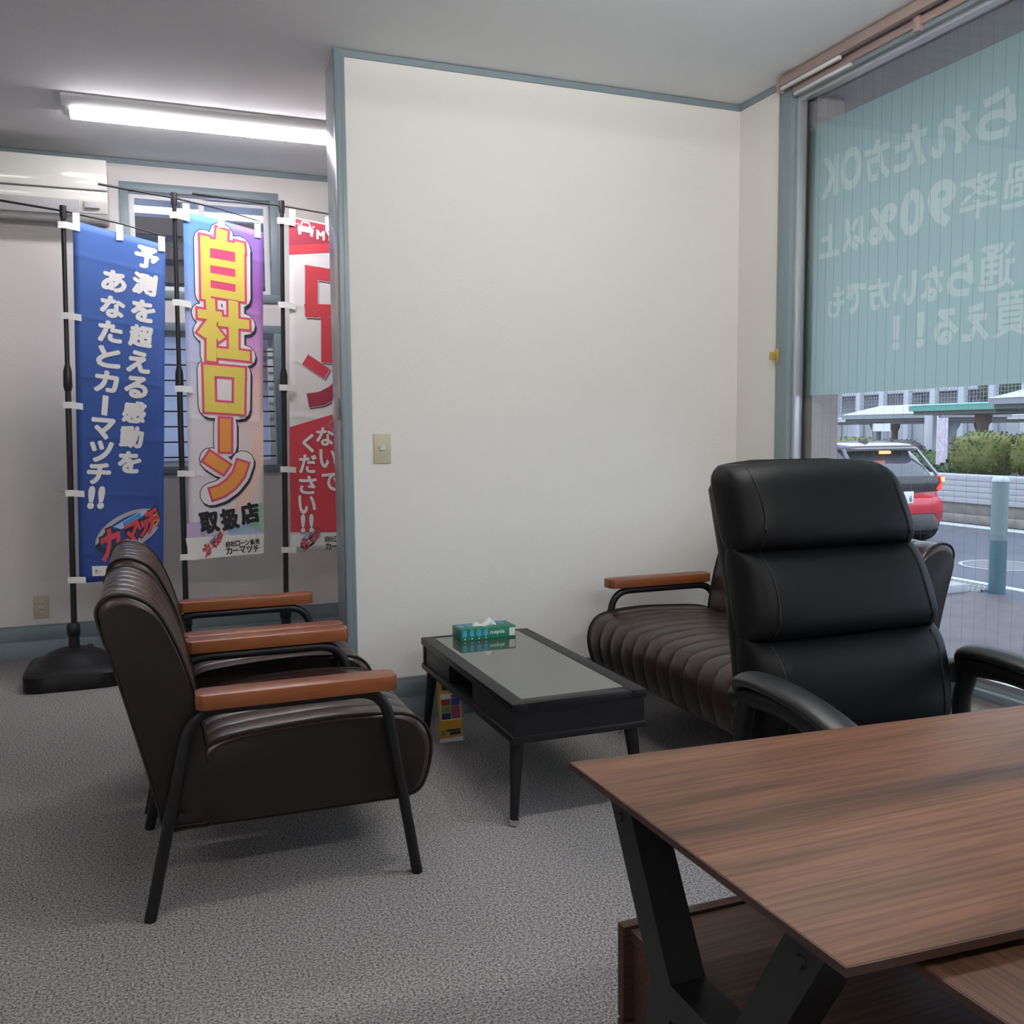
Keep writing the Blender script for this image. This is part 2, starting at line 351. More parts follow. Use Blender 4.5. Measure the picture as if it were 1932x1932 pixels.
class Sheet:
    # a hanging printed sheet: corners in the world, gentle folds; prints follow its surface
    def __init__(s, cor, size, ph=0.0, amp=0.004):
        s.c = [Vector(q) for q in cor]; s.W, s.H = size; s.ph, s.amp = ph, amp
    def P(s, a, b, eps=0.0):
        u, v = a / s.W, b / s.H
        p = (s.c[2] * (1 - u) + s.c[3] * u) * (1 - v) + (s.c[0] * (1 - u) + s.c[1] * u) * v
        d = s.amp * (math.sin(2 * PI * (1.1 * u + 0.35 * v) + s.ph) + 0.6 * math.sin(2 * PI * (0.4 * u + 1.3 * v) + 2 * s.ph)) + 0.012 * u * math.sin(3.0 * v + s.ph)
        return p + Vector((0, -d - eps, 0))
    def put(s, bm, V, F, eps):
        t_ = B(); vs = [t_.verts.new((x, y, 0)) for x, y in V]
        for f in F:
            try: t_.faces.new([vs[i] for i in f])
            except ValueError: pass
        if not V: t_.free(); return
        g = 0.05
        x0, x1 = min(v[0] for v in V), max(v[0] for v in V); y0, y1 = min(v[1] for v in V), max(v[1] for v in V)
        for k in range(int(math.floor(x0 / g)) + 1, int(math.ceil(x1 / g))):
            bmesh.ops.bisect_plane(t_, geom=t_.verts[:] + t_.edges[:] + t_.faces[:], plane_co=(k * g, 0, 0), plane_no=(1, 0, 0))
        for k in range(int(math.floor(y0 / g)) + 1, int(math.ceil(y1 / g))):
            bmesh.ops.bisect_plane(t_, geom=t_.verts[:] + t_.edges[:] + t_.faces[:], plane_co=(0, k * g, 0), plane_no=(0, 1, 0))
        mp = {v: bm.verts.new(s.P(v.co.x, v.co.y, eps)) for v in t_.verts}
        for f in t_.faces:
            try: bm.faces.new([mp[v] for v in f.verts])
            except ValueError: pass
        t_.free()
    def poly(s, bm, pts, eps): s.put(bm, pts, [tuple(range(len(pts)))], eps)
    def cloth(s, name, mat, parent, nx=14, ny=48):
        bm = B(); uv = bm.loops.layers.uv.new('UVMap'); g = [[bm.verts.new(s.P(s.W * i / nx, s.H * j / ny)) for i in range(nx + 1)] for j in range(ny + 1)]
        for j in range(ny):
            for i in range(nx):
                f = bm.faces.new((g[j][i], g[j][i + 1], g[j + 1][i + 1], g[j + 1][i]))
                for l, (a, b) in zip(f.loops, ((i, j), (i + 1, j), (i + 1, j + 1), (i, j + 1))): l[uv].uv = (a / nx, b / ny)
        o = obj(name, bm, mat, parent, 80)
        md = o.modifiers.new('hem', 'SOLIDIFY'); md.thickness = 0.0008; md.offset = 1.0
        return o

# ------------------------------------------------------------------ the setting
HC = 2.6
YB = 1.77                                      # back wall
st('floor', bx((-5.2, -6.2, -0.06), (0.0, YB, 0.0)), 'carpet')
st('ceiling', bx((-5.2, -6.2, HC), (0.12, YB, HC + 0.08)), 'ceiling_board')
st('wall_back', grid_wall('y', YB, YB + 0.12, [-5.2, -2.585, -1.81, 0.0], [0, 0.965, 1.745, 1.905, 2.465, HC], [(-2.585, -1.81, 0.965, 1.745), (-2.585, -1.81, 1.905, 2.465)]), 'back_wall_paper')
st('wall_right', grid_wall('x', 0.0, 0.10, [-6.2, -3.7, -0.30, YB + 0.12], [-0.4, 0.30, 2.52, HC + 0.08], [(-3.7, -0.30, 0.30, 2.52)]), 'wall_paper')
st('wall_left', bx((-5.3, -6.2, 0), (-5.2, YB + 0.12, HC)), 'wall_paper')
st('wall_front', bx((-5.3, -6.3, 0), (0.1, -6.2, HC)), 'wall_paper')
st('wall_partition', bx((-1.775, 0.0, 0), (0.0, 0.215, HC)), 'wall_paper')
# cornice strips, skirting boards, partition end casing
st('trim_1', bx((-1.775, -0.010, HC - 0.026), (0.0, 0.0, HC - 0.002)), 'painted_trim')
st('trim_2', bx((-0.010, -0.325, HC - 0.026), (0.0, -0.010, HC - 0.002)), 'painted_trim')
st('trim_3', bx((-5.2, YB - 0.012, HC - 0.028), (0.0, YB, HC - 0.002)), 'painted_trim')
o = bpy.data.objects.new('trim_4', None); C.objects.link(o); o['kind'] = 'structure'; o['label'] = 'blue grey casing around the free end of the partition wall'
obj('casing_board', bx((-1.812, -0.014, 0), (-1.790, 0.018, HC), 0.003), 'painted_trim', o)
obj('casing_face', bx((-1.792, -0.012, 0), (-1.772, 0.0, HC), 0.002), 'painted_trim', o)
obj('jamb_lining', bx((-1.800, 0.018, 0), (-1.775, 0.235, HC), 0.003), 'painted_jamb', o)
def skirting(name, a, b, axis):
    r = bpy.data.objects.new(name, None); C.objects.link(r); r['kind'] = 'structure'
    for k, (z0, z1, tk) in enumerate(((0.0, 0.094, 0.014), (0.098, 0.170, 0.011), (0.170, 0.178, 0.014), (0.0, 0.17, 0.008))):
        if axis == 'y': obj('skirting_board', bx((a[0], a[1] - tk, z0), (b[0], a[1], z1), 0.0015), 'painted_trim', r)
        else: obj('skirting_board', bx((a[0] - tk, a[1], z0), (a[0], b[1], z1), 0.0015), 'painted_trim', r)
    return r
skirting('baseboard_partition', (-1.772, 0.0), (-0.0, 0.0), 'y')
skirting('baseboard_back', (-5.2, YB), (0.0, YB), 'y')
skirting('baseboard_right', (0.0, -0.30), (0.0, -0.02), 'x')

# shop window, window_1
win = bpy.data.objects.new('window_1', None); C.objects.link(win); tag(win, 'large shop window with teal frosted film, silver sash and curtain rails', None, None, 'structure')
obj('jamb', bx((-0.012, -0.372, 0.30), (0.055, -0.293, HC - 0.03), 0.002), 'painted_trim', win)
obj('head', bx((-0.008, -3.7, 2.512), (0.055, -0.372, HC - 0.03), 0.002), 'painted_trim', win)
obj('sill', bx((-0.022, -3.7, 0.283), (0.055, -0.30, 0.312), 0.003), 'painted_trim', win)
obj('sash_stile', bx((0.010, -0.400, 0.312), (0.048, -0.372, 2.512), 0.002), 'aluminium', win)
obj('gasket', bx((0.048, -0.4045, 0.312), (0.052, -0.372, 2.512)), 'gasket', win)
obj('sash_rail', bx((0.006, -3.7, 0.312), (0.046, -0.405, 0.345), 0.002), 'aluminium', win)
obj('head_channel', bx((0.012, -3.7, 2.497), (0.050, -0.400, 2.512), 0.002), 'aluminium', win)
thin_glass('shop_glass', (0.93, 0.955, 0.965))
pane = obj('pane', bx((0.054, -3.7, 0.335), (0.058, -0.380, 2.51)), 'shop_glass', win)
bm = B()
for k in range(66): box(bm, (0.0556, -0.42 - 0.0486 * k - 0.00022, 0.335), (0.0561, -0.42 - 0.0486 * k + 0.00022, 2.50))
for k in range(20): box(bm, (0.0557, -3.7, 0.40 + 0.0486 * k), (0.0561, -0.38, 0.4002 + 0.0486 * k))
pm('wire', (0.20, 0.21, 0.24), 0.5, metal=0.6)
obj('reinforcing_wire', bm, 'wire', pane, 0, 'stuff')
film('frost_film', (0.33, 0.44, 0.41), (0.41, 0.545, 0.505), 0.66, 0.3, 0.0)
film('frost_letter', (0.52, 0.59, 0.53), (0.57, 0.66, 0.585), 0.66, 0.3, 0.0)
LV, LF = [], []                                # letter shapes in the plane of the film, as (y, z)
def film_text(txt, yend, z0, h_, off0, widths):
    y = yend
    for ch, full in zip(txt[::-1], widths[::-1]):
        off = {'も': 0.022}.get(ch, 0.016 if ch in '率過通買' else off0); wd = 0.042 if ch == '！' else full
        hh = h_[1].get(ch, h_[0])
        V, F = glyph_box(ch, (y - full / 2, z0 + hh / 2), wd * 0.90, hh, off, 0, 0, off)
        n0 = len(LV); LV.extend(V); LF.extend([tuple(i + n0 for i in f) for f in F]); y -= full
film_text('られた方OK', -0.468, 2.085, (0.155, {'O': 0.165, 'K': 0.160}), 0.042, [0.175, 0.190, 0.170, 0.150, 0.130, 0.115])
film_text('過率90%以上', -0.468, 1.850, (0.130, {'9': 0.165, '0': 0.165, '%': 0.14, '率': 0.15, '過': 0.15}), 0.042, [0.165, 0.165, 0.140, 0.125, 0.165, 0.140, 0.130])
film_text('通らない方でも', -0.525, 1.605, (0.122, {'通': 0.15, 'ら': 0.14}), 0.042, [0.155, 0.130, 0.120, 0.130, 0.125, 0.120, 0.105])
film_text('買える！！', -0.845, 1.450, (0.125, {'買': 0.145}), 0.042, [0.150, 0.125, 0.120, 0.110, 0.120])
from mathutils.geometry import delaunay_2d_cdt
def ccw(f):
    a = sum(LV[f[i - 1]][0] * LV[f[i]][1] - LV[f[i]][0] * LV[f[i - 1]][1] for i in range(len(f)))
    return None if abs(a) < 2e-8 else (f if a > 0 else f[::-1])
LF = [q for q in (ccw(f) for f in LF) if q]
RV = [(-3.65, 1.303), (-0.384, 1.303), (-0.384, 2.387), (-3.65, 2.387)]
dv, _e, df, _ov, _oe, of_ = delaunay_2d_cdt([Vector(q) for q in RV + LV], [], [(0, 1, 2, 3)] + [tuple(i + 4 for i in f) for f in LF], 1, 1e-6, True)
bmf, bml = B(), B()
for bm_, want in ((bmf, False), (bml, True)):
    vm = {}
    for f, src in zip(df, of_):
        if any(k > 0 for k in src) != want: continue
        for i in f:
            if i not in vm: vm[i] = bm_.verts.new((0.0600, dv[i].x, dv[i].y))
        bm_.faces.new([vm[i] for i in f])
fl = obj('frosted_film', bmf, 'frost_film', win, 0)
obj('mirrored_lettering', bml, 'frost_letter', fl, 0)
# double curtain rail under the ceiling
rail = thing('curtain_rail', 'brown double curtain rail with white runner strips above the shop window', 'curtain rail', (-0.04, -2.0, 2.55))
pm('rail_brown', (0.36, 0.265, 0.24), 0.45); pm('runner_white', (0.62, 0.63, 0.63), 0.5); pm('tin_white', (0.70, 0.70, 0.70), 0.5, bump=(60, 0.5, 0.003))
obj('rail', bx((-0.060, -3.7, 2.556), (-0.034, -0.345, 2.592), 0.003), 'rail_brown', rail)
obj('rail', bx((-0.020, -3.7, 2.528), (-0.002, -0.385, 2.556), 0.003), 'rail_brown', rail)
obj('runner_strip', bx((-0.054, -0.700, 2.542), (-0.040, -0.352, 2.556), 0.002), 'tin_white', rail)
obj('runner_strip', bx((-0.018, -0.720, 2.515), (-0.006, -0.392, 2.528), 0.002), 'tin_white', rail)
obj('end_cap', bx((-0.064, -0.348, 2.535), (-0.030, -0.338, 2.594), 0.002), 'rail_brown', rail)
for y in (-1.05, -2.2, -3.3):
    obj('bracket', bx((-0.030, y - 0.012, 2.508), (-0.006, y + 0.012, 2.575), 0.002), 'rail_brown', rail)

def back_window(name, x0, x1, z0, z1, label):
    w_ = bpy.data.objects.new(name, None); C.objects.link(w_); tag(w_, label, None, None, 'structure')
    f = 0.026
    for a, b in (((x0 - 0.018, z1 - f), (x1 + 0.018, z1 + 0.018)), ((x0 - 0.018, z0 - 0.018), (x1 + 0.018, z0 + f)), ((x0 - 0.018, z0 + f), (x0 + f, z1 - f)), ((x1 - f, z0 + f), (x1 + 0.018, z1 - f))):
        obj('casing', bx((a[0], YB - 0.012, a[1]), (b[0], YB + 0.03, b[1]), 0.002), 'painted_trim', w_)
    s = 0.028; X0, X1, Z0, Z1 = x0 + f, x1 - f, z0 + f, z1 - f; xm = (X0 + X1) / 2
    for k, (a, b, yy) in enumerate(((X0, xm + 0.018, YB + 0.040), (xm - 0.018, X1, YB + 0.062))):
        sh = obj('sash', box(box(box(box(B(), (a, yy, Z0), (a + s, yy + 0.02, Z1)), (b - s, yy, Z0), (b, yy + 0.02, Z1)), (a + s, yy, Z1 - s), (b - s, yy + 0.02, Z1)), (a + s, yy, Z0), (b - s, yy + 0.02, Z0 + s)), 'white_sash', w_)
        yield w_, sh, (a + s, b - s, Z0 + s, Z1 - s, yy + 0.009), k
thin_glass('back_glass', (0.85, 0.88, 0.92), 1.6)
film('frost_glass', (0.35, 0.40, 0.50), (0.75, 0.82, 0.95), 0.75, 0.2, 0.0)
for w2, sh, (a, b, z0, z1, yy), k in back_window('window_2', -2.585, -1.81, 1.905, 2.465, 'upper back window with white sashes and clear glass'):
    obj('pane', bx((a, yy, z0), (b, yy + 0.003, z1)), 'back_glass', sh)
for w3, sh, (a, b, z0, z1, yy), k in back_window('window_3', -2.585, -1.81, 0.965, 1.745, 'lower back window of frosted glass behind dark horizontal bars'):
    obj('pane', bx((a, yy, z0), (b, yy + 0.003, z1)), 'frost_glass' if k == 0 else 'back_glass', sh)
for k in range(8):
    obj('security_bar', bx((-2.57, YB + 0.028, 1.035 + 0.0835 * k), (-1.83, YB + 0.036, 1.043 + 0.0835 * k)), 'gasket', w3)

# ------------------------------------------------------------------ ribbed leather seating
BACK = [(-.225, .203), (-.262, .203), (-.272, .240), (-.283, .290), (-.298, .36), (-.326, .475), (-.362, .62), (-.392, .725), (-.392, .765), (-.366, .788), (-.322, .788), (-.270, .757), (-.235, .697), (-.200, .603), (-.174, .495), (-.157, .38), (-.155, .30), (-.155, .245), (-.158, .206), (-.190, .203)]
SEAT = [(-.182, .235), (-.180, .206), (-.14, .203), (-.05, .201), (.10, .200), (.25, .200), (.33, .201), (.378, .216), (.404, .275), (.410, .340), (.388, .395), (.335, .425), (.20, .438), (.06, .435), (-.08, .425), (-.15, .410), (-.180, .375), (-.182, .30)]
def ss(v): v = max(0.0, min(1.0, v)); return v * v * (3 - 2 * v)
def back_ribs(x, z): return max(ss((z - 0.745) / 0.03), ss((x + 0.28 - (0.62 - z) * 0.2) / 0.03) * ss((z - 0.22) / 0.04))
def seat_ribs(x, z): return max(ss((z - 0.395) / 0.02), ss((x - 0.37) / 0.02) * ss((z - 0.212) / 0.03))
def channel_cushion(prof, ribs, y0, y1, nch, depth, MX, rim=0.022, cap_drop=0.0):
    # closed side profile swept across the seat; stitched grooves where ribs() asks for them
    P = catmull(prof, 4); n = len(P); rings = []
    nor = []
    for i in range(n):
        a, b = P[i - 1], P[(i + 1) % n]; d = (b[0] - a[0], b[1] - a[1]); L = math.hypot(*d) or 1
        nor.append((d[1] / L, -d[0] / L))
    area = sum(P[i - 1][0] * P[i][1] - P[i][0] * P[i - 1][1] for i in range(n))
    sg = 1 if area > 0 else -1
    wt = [ribs(*q) for q in P]
    W = y1 - y0; ys = []
    cw = (W - 2 * rim) / nch
    for q in (0.0, 0.12, 0.35, 0.65): ys.append((y0 + rim * q, rim * (1 - math.sqrt(max(0, 1 - (1 - q) ** 2))), 0.0))
    for c_ in range(nch):
        for f in (0.0, 0.06, 0.16, 0.33, 0.5, 0.67, 0.84, 0.94): ys.append((y0 + rim + cw * (c_ + f), 0.0, depth * (1 - math.sin(PI * f) ** 0.45) if c_ + f > 0 else 0.0))
    ys.append((y1 - rim, 0.0, 0.0))
    for q in (0.65, 0.35, 0.12, 0.0): ys.append((y1 - rim * q, rim * (1 - math.sqrt(max(0, 1 - (1 - q) ** 2))), 0.0))
    for y, ins, gr in ys:
        rings.append([Vector((MX(P[i][0] - sg * nor[i][0] * (ins + gr * wt[i])), y, P[i][1] - sg * nor[i][1] * (ins + gr * wt[i]))) for i in range(n)])
    return loft(B(), rings), [(MX(p[0]), p[1]) for p in P]
def seating(root, MX, yc, half, nch, tube_half, arm_half):
    def add(name, prof, ribs, dep):
        bm, P = channel_cushion(prof, ribs, yc - half, yc + half, nch, dep, MX)
        o = obj(name, bm, 'brown_leather', root, 50)
        for y in (yc - half + 0.006, yc + half - 0.006):
            s = -1 if y < yc else 1
            cx = sum(p[0] for p in P) / len(P); cz = sum(p[1] for p in P) / len(P)
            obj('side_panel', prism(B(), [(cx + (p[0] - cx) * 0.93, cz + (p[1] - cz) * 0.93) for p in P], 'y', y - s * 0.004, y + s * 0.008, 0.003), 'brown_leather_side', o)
            pp = [Vector((p[0], y - s * 0.004, p[1])) for p in P]
            obj('piping', loft(B(), [ring(pp[i], pp[(i + 1) % len(pp)] - pp[i - 1], 6, 0.0038, Vector((0, 1, 0))) for i in range(len(pp))], close=True), 'piping_leather', o)
    add('backrest', BACK, back_ribs, 0.006)
    add('seat', SEAT, seat_ribs, 0.007)
    for s in (-1, 1):
        y = yc + s * tube_half
        path = fillet([(MX(-.306), y, 0.0), (MX(-.197), y, 0.503), (MX(.277), y, 0.503), (MX(.357), y, 0.0)], 0.075, 7)
        obj('leg_frame', tube(B(), path, 0.0145, 12, Vector((0, 1, 0))), 'black_steel', root, 60)
        a0, a1 = sorted((MX(-.186), MX(.300))); ya, yb = yc + s * arm_half - 0.040, yc + s * arm_half + 0.040
        c_ = 0.016
        poly = [(a0 + c_, ya), (a1 - c_, ya), (a1, ya + c_), (a1, yb - c_), (a1 - c_, yb), (a0 + c_, yb), (a0, yb - c_), (a0, ya + c_)]
        obj('armrest', prism(B(), poly, 'z', 0.5165, 0.553, 0.0025), 'arm_wood', root)
    y0, y1 = yc - tube_half, yc + tube_half
    for lx, z in ((-.225, .245), (.315, .23)): obj('cross_bar', tube(B(), [(MX(lx), y0, z), (MX(lx), y1, z)], 0.010, 8), 'black_steel', root, 60)
ch = thing('armchair', 'dark brown ribbed leather armchair with wooden arms, nearest to the desk', 'armchair', (-2.25, -1.015, 0), 'matching leather armchairs beside the coffee table')
seating(ch, lambda x: -2.25 + x, -1.015, 0.262, 6, 0.283, 0.305)
ch2 = copy_tree(ch); ch2.location = (-2.25, -0.325, 0)
ch2['label'] = 'dark brown ribbed leather armchair with wooden arms, farther one by the partition wall'
sofa = thing('leather_sofa', 'dark brown ribbed leather two seat sofa with wooden arms under the shop window', 'sofa', (-0.47, -0.79, 0))
seating(sofa, lambda x: -0.470 - x, -0.79, 0.545, 12, 0.566, 0.588 - 0.005)

# ------------------------------------------------------------------ coffee table
tb = thing('coffee_table', 'low black coffee table with inset glass top and open shelf', 'coffee table', (-1.335, -0.655, 0))
X0, X1, Y0, Y1, ZT = -1.557, -1.113, -1.142, -0.168, 0.371
bm = B()
for a, b in (((X0, Y0), (X0 + 0.048, Y1)), ((X1 - 0.050, Y0), (X1, Y1)), ((X0 + 0.048, Y0), (X1 - 0.050, Y0 + 0.050)), ((X0 + 0.048, Y1 - 0.024), (X1 - 0.050, Y1))):
    box(bm, (a[0], a[1], ZT - 0.026), (b[0], b[1], ZT), 0.002)
obj('top_frame', bm, 'table_black', tb)
obj('glass_top', bx((X0 + 0.048, Y0 + 0.050, ZT - 0.010), (X1 - 0.050, Y1 - 0.024, ZT - 0.0015)), 'table_glass', tb)
obj('shelf', bx((X0, Y0, 0.250), (X1, Y1, 0.272), 0.004), 'table_black', tb)
obj('end_panel', bx((X0 + 0.006, Y0 + 0.004, 0.272), (X1 - 0.006, Y0 + 0.024, ZT - 0.026)), 'table_black', tb)
obj('end_panel', bx((X0 + 0.006, Y1 - 0.024, 0.272), (X1 - 0.006, Y1 - 0.004, ZT - 0.026)), 'table_black', tb)
obj('drawer_box', bx((X0 + 0.010, Y0 + 0.024, 0.272), (X1 - 0.010, Y0 + 0.390, ZT - 0.026)), 'table_black', tb)
obj('drawer_box', bx((X0 + 0.010, Y1 - 0.330, 0.272), (X1 - 0.010, Y1 - 0.024, ZT - 0.026)), 'table_black', tb)
for sx in (-1, 1):
    for sy in (-1, 1):
        top = Vector(((X0 + X1) / 2 + sx * 0.190, (Y0 + Y1) / 2 + sy * 0.440, 0.250)); bot = Vector((top.x + sx * 0.022, top.y + sy * 0.026, 0.012))
        lg = obj('leg', tube(B(), [top, bot], [0.022, 0.0125], 14), 'table_black', tb, 60)
        obj('foot_cap', lathe(B(), [(0.014, 0.0), (0.0165, 0.004), (0.0155, 0.018), (0.013, 0.019)], (bot.x, bot.y, 0.0), 14), 'metal_cap', lg, 60)

# tissue box
ts = thing('tissue_box', 'green tissue box with blue tree print lying on the coffee table', 'tissue box', (-1.324, -0.245, 0.3698))
tx0, tx1, ty0, ty1, tz0, tz1 = -1.436, -1.212, -0.297, -0.192, 0.3698, 0.4148
pm('box_green', (0.010, 0.20, 0.115), 0.4); pm('box_light_green', (0.10, 0.40, 0.28), 0.4); pm('tree_blue', (0.07, 0.36, 0.66), 0.4); pm('tissue_white', (0.82, 0.82, 0.80), 0.8)
obj('carton', bx((tx0, ty0, tz0), (tx1, ty1, tz1), 0.0015), 'box_green', ts)
for k in range(4):
    cx = tx0 + 0.016 + 0.0285 * k; s = 0.011 if k != 2 else 0.012
    poly = [(cx + s * math.cos(a) * (1 if math.sin(a) < 0 else 0.78), tz0 + 0.026 + (0.011 if math.sin(a) < 0 else 0.017) * math.sin(a)) for a in [2 * PI * j / 16 for j in range(16)]]
    bm = B(); bm.faces.new([bm.verts.new((x, ty0 - 0.0006, z)) for x, z in poly]); obj('tree_print', bm, 'tree_blue', ts, 0)
    bm = B(); bm.faces.new([bm.verts.new((cx + 0.003 * math.cos(a), ty0 - 0.0007, tz0 + 0.0075 + 0.003 * math.sin(a))) for a in [2 * PI * j / 8 for j in range(8)]]); obj('trunk_print', bm, 'ink_white', ts, 0)
for k in (0, 1, 4, 5):
    cx = tx0 + 0.022 + 0.033 * k
    bm = B(); bm.faces.new([bm.verts.new((cx + 0.012 * math.cos(a), (ty0 + ty1) / 2 + 0.012 + 0.024 * math.sin(a), tz1 + 0.0006)) for a in [2 * PI * j / 14 for j in range(14)]]); obj('tree_print', bm, 'tree_blue', ts, 0)
bm = B()
V, F = glyph_box('nepia', (tx0 + 0.148, tz0 + 0.025), 0.060, 0.019, 0.02)
vs = [bm.verts.new((a, ty0 - 0.0007, b)) for a, b in V]
for f in F: bm.faces.new([vs[i] for i in f])
obj('lettering', bm, 'ink_white', ts, 0)
obj('side_label', bx((tx1 - 0.027, ty0 - 0.0006, tz0 + 0.008), (tx1 - 0.003, ty0 - 0.0002, tz0 + 0.038)), 'ink_white', ts)
# pulled tissue: two crumpled folds
bm = B()
nx, ny = 14, 8; g = []
for j in range(ny + 1):
    row = []
    for i in range(nx + 1):
        u, v = i / nx, j / ny
        hgt = 0.034 * (1 - abs(u - 0.72) / 0.34) if u > 0.42 else 0.012 * math.sin(PI * u / 0.42)
        row.append(bm.verts.new((-1.375 + 0.095 * u, -0.246 + 0.042 * (v - 0.5) + 0.006 * math.sin(9 * u), tz1 + 0.001 + max(0.0, hgt) * (1 - (2 * v - 1) ** 2) ** 0.6 + 0.0015 * math.sin(23 * u + 11 * v))))
    g.append(row)
for j in range(ny):
    for i in range(nx): bm.faces.new((g[j][i], g[j][i + 1], g[j + 1][i + 1], g[j + 1][i]))
tis = obj('tissue', bm, 'tissue_white', ts, 60)
md = tis.modifiers.new('thick', 'SOLIDIFY'); md.thickness = 0.0008

# leaflet leaning at the table leg
lf = thing('leaflet', 'yellow leaflet with coloured squares standing beside the coffee table leg', 'leaflet', (-1.492, -0.335, 0))
pm('leaf_yellow', (0.66, 0.36, 0.02), 0.4); pm('leaf_green', (0.16, 0.34, 0.05), 0.45); pm('leaf_blue', (0.03, 0.08, 0.30), 0.45); pm('leaf_navy', (0.015, 0.02, 0.10), 0.45); pm('leaf_mauve', (0.35, 0.07, 0.12), 0.45); pm('leaf_red', (0.50, 0.04, 0.05), 0.45)
LX, LW, LH = -1.5375, 0.092, 0.232
def leaf(name, mat, u0, u1, z0, z1, e=0.001):
    y = lambda z: -0.338 + 0.10 * z
    bm = B(); rg = [[Vector((x, y(z) - e + d, z)) for x, z in ((LX + LW * u0, z0), (LX + LW * u1, z0), (LX + LW * u1, z1), (LX + LW * u0, z1))] for d in (0, 0.0008)]
    return obj(name, loft(bm, rg), mat, lf, 0)
leaf('sheet', 'leaf_yellow', 0, 1, 0.001, LH, 0)
leaf('white_strip', 'ink_white', 0, 1, 0.001, 0.016)
leaf('white_panel', 'ink_white', 0.10, 0.95, 0.082, 0.183)
for nm, c_, u0, u1, z0, z1 in (('colour_square', 'leaf_red', .12, .50, .138, .162), ('colour_square', 'leaf_blue', .53, .92, .136, .162), ('colour_square', 'leaf_green', .12, .50, .112, .136), ('colour_square', 'leaf_mauve', .53, .92, .086, .134), ('colour_square', 'leaf_navy', .12, .50, .086, .110), ('title_bar', 'leaf_navy', .18, .72, .196, .216), ('colour_square', 'leaf_mauve', .55, .92, .164, .176), ('leaf_mark', 'leaf_green', .08, .24, .028, .044), ('title_bar', 'leaf_navy', .45, .90, .026, .038), ('title_bar', 'leaf_navy', .30, .88, .041, .047)):
    leaf(nm, c_, u0, u1, z0, z1, 0.002)

# ------------------------------------------------------------------ desk with steel legs, return top and cabinet
dk = thing('office_desk', 'walnut desk top on black steel legs in the foreground', 'desk', (-1.95, -2.72, 0))
def deskpt(x, far): return (-2.4525 - 0.060 * (x + 1.98)) if far else (-3.000 - 0.058 * (x + 1.971))
XE = -0.62
bm = B()
poly = [(-1.980, deskpt(-1.98, True)), (-1.971, deskpt(-1.971, False)), (XE, deskpt(XE, False)), (XE, deskpt(XE, True))]
prism(bm, poly, 'z', 0.690, 0.700, 0.001)
top = obj('desk_top', bm, 'walnut_x', dk)
bm = B()
prism(bm, [(-1.9815, poly[0][1] + 0.0015), (-1.9725, poly[1][1] - 0.0015), (-1.9700, poly[1][1]), (-1.979, poly[0][1])], 'z', 0.6905, 0.6993)
prism(bm, [(-1.9725, poly[1][1] - 0.0015), (XE, poly[2][1] - 0.0015), (XE, poly[2][1] + 0.0005), (-1.9710, poly[1][1] + 0.0005)], 'z', 0.6905, 0.6993)
obj('edge_band', bm, 'walnut_edge', top)
for xl in (-1.925, -0.70):
    dy = -0.06 * (xl + 1.925)
    for nm, pts in (('leg', ((-2.532, .690), (-2.655, .475), (-2.545, 0.0))), ('leg', ((-2.930, .690), (-2.810, .475), (-2.930, 0.0)))):
        obj(nm, mitred(B(), [(y + dy, z) for y, z in pts], 0.050, xl - 0.025, xl + 0.025), 'desk_steel', dk, 0)
    obj('cross_beam', bar(B(), (xl, -2.655 + dy, 0.468), (xl, -2.810 + dy, 0.468), 0.05, 0.045, Vector((0, 0, 1))), 'desk_steel', dk)
    obj('top_rail', bar(B(), (xl, -2.50 + dy, 0.681), (xl, -2.955 + dy, 0.681), 0.030, 0.016), 'desk_steel', dk)
for y, z in ((-2.548, .652), (-2.914, .652)):
    bm = B(); tube(bm, [(-1.950, y, z), (-1.954, y, z)], [0.008, 0.006], 10); obj('bolt', bm, 'black_steel', dk, 60)
rt = thing('desk_return', 'walnut side desk top tucked under the near edge of the desk', 'desk', (-1.60, -3.45, 0))
obj('return_top', prism(B(), [(-1.883, -2.96), (-1.868, -4.10), (-1.42, -4.10), (-1.42, -2.96)], 'z', 0.670, 0.680, 0.001), 'walnut_y', rt)
obj('edge_band', prism(B(), [(-1.8850, -2.96), (-1.8700, -4.10), (-1.8670, -4.10), (-1.882, -2.96)], 'z', 0.6705, 0.6793), 'walnut_edge', rt)
for x, y in ((-1.82, -4.04), (-1.47, -4.04), (-1.47, -3.12)): obj('leg', bx((x - 0.02, y - 0.02, 0), (x + 0.02, y + 0.02, 0.670), 0.002), 'desk_steel', rt)
cb = thing('low_cabinet', 'dark walnut low cabinet with drawer fronts beneath the desk top', 'cabinet', (-1.67, -2.70, 0))
obj('body', bx((-1.884, -2.94, 0.02), (-1.445, -2.464, 0.424)), 'walnut_dark', cb)
obj('top_board', bx((-1.890, -2.945, 0.424), (-1.442, -2.464, 0.440), 0.001), 'walnut_dark', cb)
for z0, z1 in ((0.301, 0.444), (0.152, 0.296), (0.02, 0.147)):
    for xa, xb in ((-1.900, -1.672), (-1.668, -1.440)):
        obj('drawer_front', bx((xa, -2.462, z0), (xb, -2.444, z1), 0.001), 'walnut_dark', cb)
obj('plinth', bx((-1.86, -2.92, 0.0), (-1.46, -2.50, 0.02)), 'black_plastic', cb)

